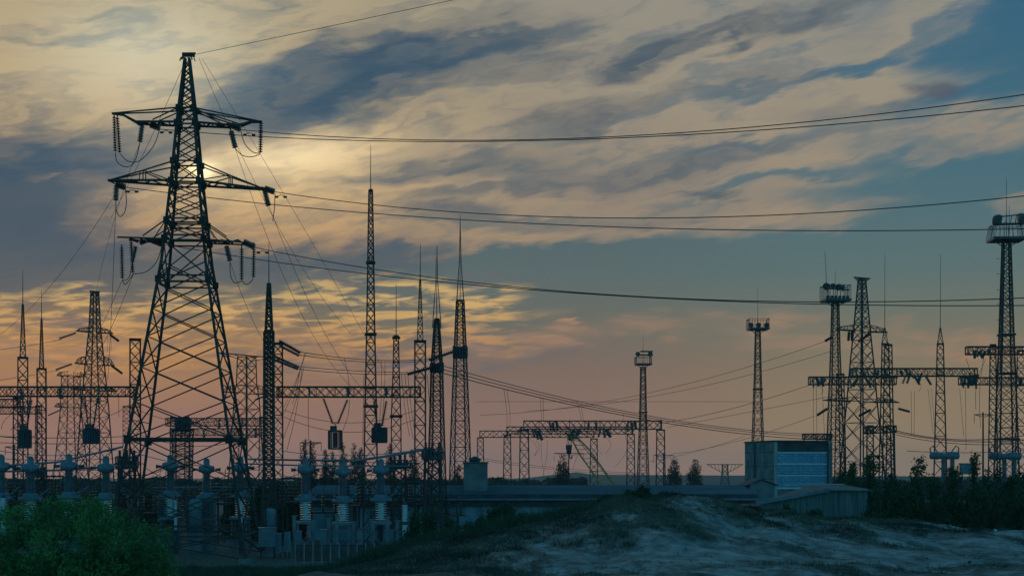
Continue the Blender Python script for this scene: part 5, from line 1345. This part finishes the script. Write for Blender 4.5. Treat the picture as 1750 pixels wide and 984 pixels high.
# stones and litter on the sand
for k, (x, y, w, lab) in enumerate([(1657, 962, 7, 'dark stone lying on the sand near the right edge'), (1701, 905, 6, 'small pale stone on the sand below the hedge'), (790, 915, 14, 'bent dark pipe arch in the grass left of the dune')]):
    d = None
    for dd in np.arange(20, 75, .25):
        if zz(y, dd) <= gz(xx(x, dd), dd): d = float(dd); break
    d = d or 44.0
    if k < 2:
        bm_ = bmesh.new(); bmesh.ops.create_icosphere(bm_, subdivisions=2, radius=w*d/FP/2); rs = random.Random(k)
        for v in bm_.verts: v.co *= rs.uniform(.8, 1.15); v.co.z *= .6
        me = bpy.data.meshes.new('stone'); bm_.to_mesh(me); me.materials.append(MT['darkpaint' if k == 0 else 'white']); o = bpy.data.objects.new('stone', me); C.objects.link(o); o.location = (xx(x, d), d, gz(xx(x, d), d)+.03); tag(o, lab, 'stone')
    else:
        q = MB(); r = w*d/FP/2; q.tube([(math.cos(a)*r, 0, math.sin(a)*r*1.3) for a in np.linspace(-.2, 3.34, 12)], .03, 6); o = q.build('pipe_arch', MT['pale']); o.location = (xx(x, d), d, gz(xx(x, d), d)); tag(o, lab, 'pipe')
rr = np.random.default_rng(77); n = 900; Y_ = rr.uniform(24, 56, n); X_ = rr.uniform(-.2, .38, n)*Y_; V_ = []; F_ = []
oc = np.array([(1, 0, 0), (0, 1, 0), (-1, 0, 0), (0, -1, 0), (0, 0, .7), (0, 0, -.7)], float); of = [(0, 1, 4), (1, 2, 4), (2, 3, 4), (3, 0, 4), (1, 0, 5), (2, 1, 5), (3, 2, 5), (0, 3, 5)]
Z_ = ground_np(X_, Y_)
for k in range(n):
    s_ = rr.uniform(.012, .045); V_.append(oc*s_*rr.uniform(.6, 1.3, (6, 3))+np.array([X_[k], Y_[k], Z_[k]+.01])); F_ += [tuple(6*k+j for j in f) for f in of]
o = mesh_np('pebbles', np.concatenate(V_), np.array(F_), MT['concrete']); tag(o, 'small pebbles and clods strewn over the sandy dune', 'pebbles', kind='stuff')
# far wood and low rise on the horizon
def ridge(name, label, cat, d, x0, x1, ytop, amp, seed, m, kind, leaf=1.0, n=9000, depth=14):
    rr = np.random.default_rng(seed); U_ = rr.uniform(x0, x1, n)
    top = ytop-amp*(.5*np.sin(U_*.045+seed)+.35*np.sin(U_*.13+seed*2)+.25*np.sin(U_*.31))
    v = rr.uniform(0, 1, n)**.6; D = d+rr.uniform(-depth, depth, n)
    yy = (HY+CZ*FP/d)+(top-(HY+CZ*FP/d))*v
    P = np.stack([(U_-875)*D/FP, D, np.maximum(CZ+(HY-yy)*D/FP, 0)], 1)
    V3, F = leaves_np(P, leaf, rr, 1.3, .2); o = mesh_np(name, V3, F, m); tag(o, label, cat, kind=kind); return o
ridge('far_wood', 'low dark tree belt along the horizon behind the yard', 'wood', 420, -150, 1000, 822, 5, 2, MT['leafC'], 'stuff', 1.1, 16000)
ridge('far_wood', 'thin dark tree belt along the horizon on the right', 'wood', 430, 1400, 1950, 822, 5, 5, MT['leafC'], 'stuff', 1.1, 9000)
hm = []
q = MB(); dh = 1500; pts = [(-800, 818), (500, 817), (840, 819), (900, 816), (960, 809), (985, 806), (1010, 810), (1080, 811), (1275, 812), (1500, 813), (2600, 816)]
for (xa, ya), (xb, yb) in zip(pts, pts[1:]):
    a, b = W(xa, ya, dh), W(xb, yb, dh)
    a.z = max(a.z, .2); b.z = max(b.z, .2)
    q.quad((a.x*.6, dh*.6, -.5), (b.x*.6, dh*.6, -.5), b, a); q.quad(a, b, (b.x*1.6, dh*1.6, -1), (a.x*1.6, dh*1.6, -1))
o = q.build('hills', MT['leafC'], None, True); tag(o, kind='structure')
# ------------------------------------------------------------------ wires, every one a thing of its own
def span(label, a, m, b, r=.035, ext=1.0, grp=None, name='power_line', n=40, mt='wire'):
    """a, b: (x, y, distance); m: (x, y) on the same plan line; a parabola through the three, ext>1 runs past b"""
    A = W(*a); B = W(*b); A2 = Vector((A.x, A.y)); D2 = Vector((B.x, B.y))-A2
    k = (m[0]-875.0)/FP
    tm = (k*A2.y-A2.x)/(D2.x-k*D2.y)
    ym = A2.y+D2.y*tm; zm = CZ+(HY-m[1])*ym/FP
    pts = []
    for i in range(n+1):
        t = ext*i/n
        z = A.z*(t-tm)*(t-1)/((0-tm)*(0-1))+zm*(t-0)*(t-1)/((tm-0)*(tm-1))+B.z*t*(t-tm)/(1-tm)
        pts.append((A2.x+D2.x*t, A2.y+D2.y*t, z))
    q = MB(); q.tube(pts, r, 4); o = q.build(name, MT[mt]); tag(o, label, 'wire', grp)
    return o
gl = 'conductors strung from the big pylon to the right'
span('topmost thin earth wire from the pylon peak to the upper edge', (336, 93, 116), (560, 46), (790, -3, 92), .02, 1.9, gl)
span('upper conductor pair, the one from the right insulator of the top arm', (411, 222, 116), (940, 238), (1750, 162, 84), .031, 1.5, gl)
span('upper conductor pair, the one from the left insulator of the top arm', (273, 221, 116), (940, 240), (1750, 181, 84), .031, 1.5, gl)
span('middle conductor pair, the one from the right tip of the middle arm', (470, 328, 116), (1000, 372), (1750, 335, 86), .031, 1.5, gl)
span('middle conductor pair, the one from the left tip of the middle arm', (214, 320, 116), (1000, 386), (1750, 391, 88), .031, 1.5, gl)
span('lower conductor pair, the one from the right insulator of the lowest arm', (436, 423, 116), (1100, 507), (1750, 509, 86), .031, 1.5, gl)
span('lower conductor pair, the one from the left insulator of the lowest arm', (277, 417, 116), (1100, 508), (1750, 522, 88), .031, 1.5, gl)
gd = 'down leads from the big pylon to the yard'
for a, m, b, lab in [((239, 244, 116), (200, 360), (163, 505, 250), 'from the top left string toward the flat peaked pylon'), ((198, 345, 116), (192, 500), (184, 650, 140), 'from the middle left string to the left gantry'),
  ((228, 468, 116), (190, 560), (128, 663, 140), 'from the lowest left strings to the left gantry'), ((209, 478, 116), (172, 560), (120, 640, 250), 'from the lowest left strings to a far crossarm'),
  ((402, 254, 116), (500, 505), (601, 661, 140), 'from the top right string to the second gantry'), ((460, 353, 116), (540, 540), (640, 685, 140), 'from the middle right string to the tallest mast foot'),
  ((393, 447, 116), (420, 520), (452, 585, 128), 'from the lowest right string to the dark column'), ((345, 100, 116), (490, 340), (660, 640, 140), 'thin lead from the peak to the right yard floor'),
  ((340, 100, 116), (425, 290), (600, 570, 139), 'second thin lead from the peak to the tallest mast'), ((198, 330, 116), (100, 472), (-20, 585, 140), 'slack lead running to the left edge'), ((320, 98, 116), (270, 210), (190, 372, 150), 'thin lead from the peak down to the left')]:
    span('down lead wire '+lab, a, m, b, .02, 1.0, gd)
gb = 'busbar conductors strung across the yard'
def strain(label, p, q, d0, d1, r=.16, n=12, m='brown', grp='strain insulator strings'):
    t = thing('strain_insulator', label, 'insulator', W(p[0], p[1], d0), 0, grp); o = W(p[0], p[1], d0)
    for dy in (0, .5):
        k = MB(); k.discs(Vector((0, dy, 0)), W(q[0], q[1], d1)-o+Vector((0, dy, -.05)), r, n, .5, 8); k.build('insulator_string', MT[m], t)
strain('upper pair of strain insulators right of the dark column', (477, 582), (512, 601), 139.5, 139.7, .2)
strain('upper second strain insulators right of the dark column', (477, 590), (510, 606), 138.6, 138.8)
strain('lower pair of strain insulators right of the dark column', (468, 608), (510, 626), 139.4, 139.6)
strain('lower second strain insulators right of the dark column', (468, 614), (508, 629), 138.4, 138.6)
strain('strain insulators running left from the barrel of the taller mast', (776, 600), (733, 614), 199, 198, .26)
strain('strain insulators running left from the barrel of the shorter mast', (736, 628), (696, 638), 141, 141, .2)
span('bus conductor, upper of the top pair toward the taller barrel mast', (512, 601, 139.7), (620, 614), (733, 613, 198), .035, 1, gb)
span('bus conductor, lower of the top pair toward the taller barrel mast', (510, 606, 139), (620, 618), (733, 616, 198), .035, 1, gb)
span('bus conductor, upper of the low pair toward the shorter barrel mast', (510, 626, 139.6), (600, 633), (697, 636, 141), .03, 1, gb)
span('bus conductor, lower of the low pair toward the shorter barrel mast', (508, 630, 138.6), (600, 638), (697, 639, 141), .03, 1, gb)
span('bus conductor leaving the shorter barrel mast, upper of three', (758, 625, 142), (1000, 688), (1440, 742, 214), .038, 1, gb)
span('bus conductor leaving the shorter barrel mast, middle of three', (757, 631, 142), (1000, 692), (1440, 746, 214), .038, 1, gb)
span('bus conductor leaving the shorter barrel mast, lowest of three', (756, 637, 142), (980, 692), (1440, 752, 214), .045, 1, gb)
g_t = 'thin far wires from the right yard'
for a, m, b, lab in [((1410, 583, 240), (1250, 635), (820, 709, 300), 'upper from the tall far pylon left to the gantries'), ((1420, 600, 240), (1250, 648), (900, 702, 300), 'second from the tall far pylon'), ((1385, 657, 190), (1280, 690), (1120, 724, 240), 'from the left end of the long beam to the stepped gantries'),
  ((1393, 710, 235), (1290, 745), (1150, 775, 330), 'from the lower arm of the tall far pylon'), ((1430, 675, 240), (1300, 700), (1140, 730, 300), 'faint, behind the slim floodlight mast'), ((1273, 745, 300), (1200, 768), (1100, 790, 330), 'low, left of the blue block'),
  ((815, 686, 300), (1000, 686), (1290, 686, 320), 'level and faint across the middle sky'), ((545, 578, 200), (620, 700), (620, 812, 150), 'falling beside the tallest mast')][:7]:
    span('thin wire '+lab, a, m, b, .035, 1, g_t)
for k, (a, m, b, lab) in enumerate([((1530, 735, 190), (1600, 748), (1760, 742, 170), 'upper'), ((1530, 738, 190), (1620, 752), (1760, 750, 170), 'second'), ((1530, 742, 190), (1640, 758), (1760, 756, 170), 'third'), ((1550, 770, 200), (1650, 773), (1760, 768, 200), 'lowest')]):
    span('sagging bus wire of the right yard above the hedge, '+lab, a, m, b, .05 if k < 2 else .04, 1.1, gb)
for a, m, b, lab in [((1668, 641, 205), (1660, 641.5), (1652, 642, 165), 'x')][:0]: pass
for a, m, b, lab in [((0, 745, 160), (110, 748), (235, 744, 160), 'level behind the line traps, upper'), ((0, 756, 160), (110, 758), (235, 756, 160), 'level behind the line traps, lower'), ((-20, 600, 200), (50, 590), (106, 580, 250), 'from the left edge to the upper arm of the flat peaked pylon'), ((-20, 652, 200), (40, 643), (100, 633, 250), 'from the left edge to the curved arm of the flat peaked pylon'),
   ((820, 782, 300), (1000, 803), (1100, 808, 300), 'low sagging behind the gantries, upper'), ((826, 786, 300), (1000, 806), (1100, 810, 300), 'low sagging behind the gantries, lower'), ((-20, 742, 150), (20, 747), (60, 745, 150), 'short, left of the open cage line trap'), ((480, 785, 140), (600, 789), (720, 792, 140), 'level above the transformer heads')]:
    span('thin wire '+lab, a, m, b, .035, 1, g_t)
# vertical droppers
def drop(label, a, b, bow=0.0, r=.025, grp='hanging dropper wires'):
    A, B = W(*a), W(*b); n = 10; q = MB()
    q.tube([A+(B-A)*k/n+Vector((bow*math.sin(math.pi*k/n), 0, 0)) for k in range(n+1)], r, 4)
    o = q.build('dropper_wire', MT['wire']); tag(o, label, 'wire', grp)
dr = [((523, 603, 139), (455, 750, 133), .3, 'outer left of the slanting bundle beside the dark column'), ((521, 603, 139), (468, 740, 133), .3, 'second of the slanting bundle beside the dark column'), ((519, 629, 139), (480, 760, 133), .2, 'third of the slanting bundle beside the dark column'), ((516, 630, 139), (490, 770, 133), .2, 'fourth of the slanting bundle beside the dark column'), ((513, 628, 139), (500, 690, 135), .1, 'short fifth of the slanting bundle beside the dark column'),
 ((527, 681, 139.5), (531, 790, 128), -.1, 'straight from the second gantry to the left transformer'), ((597, 682, 139.5), (586, 735, 138.8), .2, 'from the gantry to the barred line trap'), ((588, 612, 150), (597, 664, 139.5), .1, 'between the bus pair and the second gantry'),
 ((652, 617, 160), (648, 730, 139), .1, 'left of the pair beside the tallest mast'), ((658, 617, 160), (652, 728, 139), .1, 'right of the pair beside the tallest mast'), ((686, 638, 141), (700, 745, 139), -.1, 'left of the fan under the strain insulators'), ((692, 639, 141), (706, 750, 139), -.1, 'middle of the fan under the strain insulators'), ((697, 640, 141), (712, 755, 139), -.1, 'right of the fan under the strain insulators'), ((622, 640, 141), (620, 760, 139), 0, 'thin left of the tallest mast'), ((730, 640, 141), (735, 700, 141), 0, 'short right of the spired column'),
 ((861, 664, 170), (866, 736, 268), .2, 'first of the pair above the lowest stepped gantry'), ((866, 665, 170), (871, 730, 268), .2, 'second of the pair above the lowest stepped gantry'), ((923, 679, 188), (926, 720, 236), 0, 'first of the pair above the highest stepped gantry'), ((928, 680, 188), (929, 720, 236), 0, 'second of the pair above the highest stepped gantry'), ((985, 684, 200), (994, 720, 236), .1, 'first of the third pair above the stepped gantry'), ((991, 688, 200), (997, 720, 236), .1, 'second of the third pair above the stepped gantry'), ((1066, 706, 215), (1064, 720, 236), 0, 'fourth above the right end of the stepped gantries'),
 ((906, 750, 268), (912, 779, 268), 1.0, 'looped, first left under the stepped gantry'), ((916, 752, 268), (913, 779, 268), .8, 'looped, second left under the stepped gantry'), ((925, 750, 262), (930, 812, 262), -.2, 'long, left under the stepped gantry'), ((935, 752, 262), (927, 815, 262), .3, 'slanting, left under the stepped gantry'), ((1022, 748, 262), (1030, 776, 262), -.8, 'looped, first right under the stepped gantry'), ((1038, 748, 262), (1034, 775, 262), .8, 'looped, second right under the stepped gantry'), ((1068, 742, 250), (1050, 798, 262), 1.2, 'bowed, right under the stepped gantry'), ((988, 775, 262), (978, 802, 262), 0, 'short slanting beside the crane boom'),
 ((1390, 660, 195), (1390, 740, 210), 0, 'first left of the tall far pylon'), ((1395, 660, 195), (1396, 740, 210), 0, 'second left of the tall far pylon'), ((1405, 657, 195), (1409, 742, 210), 0, 'third left of the tall far pylon'), ((1557, 668, 205), (1558, 745, 195), 0, 'first right of the first spired column'), ((1563, 668, 205), (1562, 745, 195), 0, 'second right of the first spired column'), ((1586, 664, 205), (1595, 742, 195), 0, 'left of the second spired column'), ((1592, 664, 205), (1598, 742, 195), 0, 'nearest left of the second spired column'), ((1640, 664, 205), (1647, 745, 195), 0, 'right of the second spired column'), ((1650, 660, 185), (1651, 768, 180), 0, 'straight between the second spired column and the big floodlight mast'), ((1685, 612, 166), (1668, 700, 170), -.5, 'curved under the highest right beam, left'), ((1681, 612, 166), (1676, 730, 170), -.3, 'curved under the highest right beam, right'), ((1651, 612, 166), (1660, 640, 185), 0, 'short at the left end of the highest right beam'), ((1567, 650, 205), (1570, 668, 205), .5, 'small loop midway along the spired beam'), ((1398, 658, 195), (1402, 674, 195), .5, 'small loop at the left beam end'),
 ((1490, 580, 235), (1490, 605, 235), 0, 'short under the upper arm of the tall far pylon'), ((184, 575, 250), (184, 600, 250), 0, 'short under the right arm of the flat peaked pylon'), ((190, 575, 250), (190, 598, 250), 0, 'second short under the right arm of the flat peaked pylon'), ((203, 672, 140), (203, 712, 140), 0, 'short under the right end of the left beam'), ((25, 690, 150), (18, 735, 150), .6, 'bowed left of the open cage line trap'), ((22, 705, 150), (2, 733, 150), -.3, 'sagging at the left edge')]
for a, b, bow, lab in dr: drop('hanging dropper wire '+lab, a, b, bow)

sw = [((0, 812), (60, 826), (118, 812), 132, 'first from the left under the tube busbar'), ((60, 808), (120, 824), (180, 806), 133, 'second from the left under the tube busbar'), ((120, 806), (165, 822), (215, 800), 134, 'third from the left under the tube busbar'), ((176, 800), (230, 812), (290, 798), 134, 'passing the left legs of the big pylon'),
 ((240, 776), (300, 790), (352, 796), 134, 'inside the legs of the big pylon, upper'), ((250, 800), (330, 826), (410, 800), 136, 'inside the legs of the big pylon, lower'), ((352, 800), (400, 808), (455, 790), 133, 'right legs of the big pylon to the dark column'), ((468, 800), (495, 814), (521, 800), 130, 'dark column to the left transformer'),
 ((523, 800), (555, 812), (585, 800), 129, 'left to middle transformer head'), ((587, 800), (620, 812), (650, 800), 129, 'middle to right transformer head'), ((652, 798), (690, 800), (735, 778), 129, 'right transformer head to the deck under the barrel mast'), ((0, 770), (90, 778), (200, 768), 150, 'long, behind the line traps'),
 ((480, 770), (600, 778), (715, 768), 150, 'long, behind the second gantry'), ((0, 783), (110, 786), (235, 780), 150, 'long low, behind the line traps'), ((100, 690), (160, 714), (222, 690), 175, 'slack under the left gantry beam'), ((235, 700), (330, 722), (455, 690), 175, 'slack behind the big pylon legs, upper'), ((235, 740), (330, 762), (455, 735), 175, 'slack behind the big pylon legs, lower'),
 ((485, 700), (610, 722), (712, 700), 178, 'slack behind the second gantry, upper'), ((485, 712), (610, 738), (712, 715), 178, 'slack behind the second gantry, lower')]
for (a, m, b, d, lab) in sw:
    span('slack jumper wire '+lab, (a[0], a[1], d), m, (b[0], b[1], d+1), .03, 1, 'slack jumpers between the yard apparatus', n=16)
# ------------------------------------------------------------------ evening haze
q = MB(); q.box(-5200, 5200, -90, 3400, -3, 60)
hzm = bpy.data.materials.new('evening_haze'); hzm.use_nodes = True; ht = hzm.node_tree
ht.nodes.remove(ht.nodes['Principled BSDF'])
pv = ht.nodes.new('ShaderNodeVolumePrincipled'); pv.inputs['Density'].default_value = .00018; pv.inputs['Color'].default_value = (.85, .88, .9, 1); pv.inputs['Anisotropy'].default_value = .3
ht.links.new(pv.outputs[0], ht.nodes['Material Output'].inputs['Volume'])
o = q.build('haze', hzm); tag(o, 'thin blue evening haze hanging over the whole plain', 'haze', kind='stuff')
scene.cycles.volume_bounces = 0
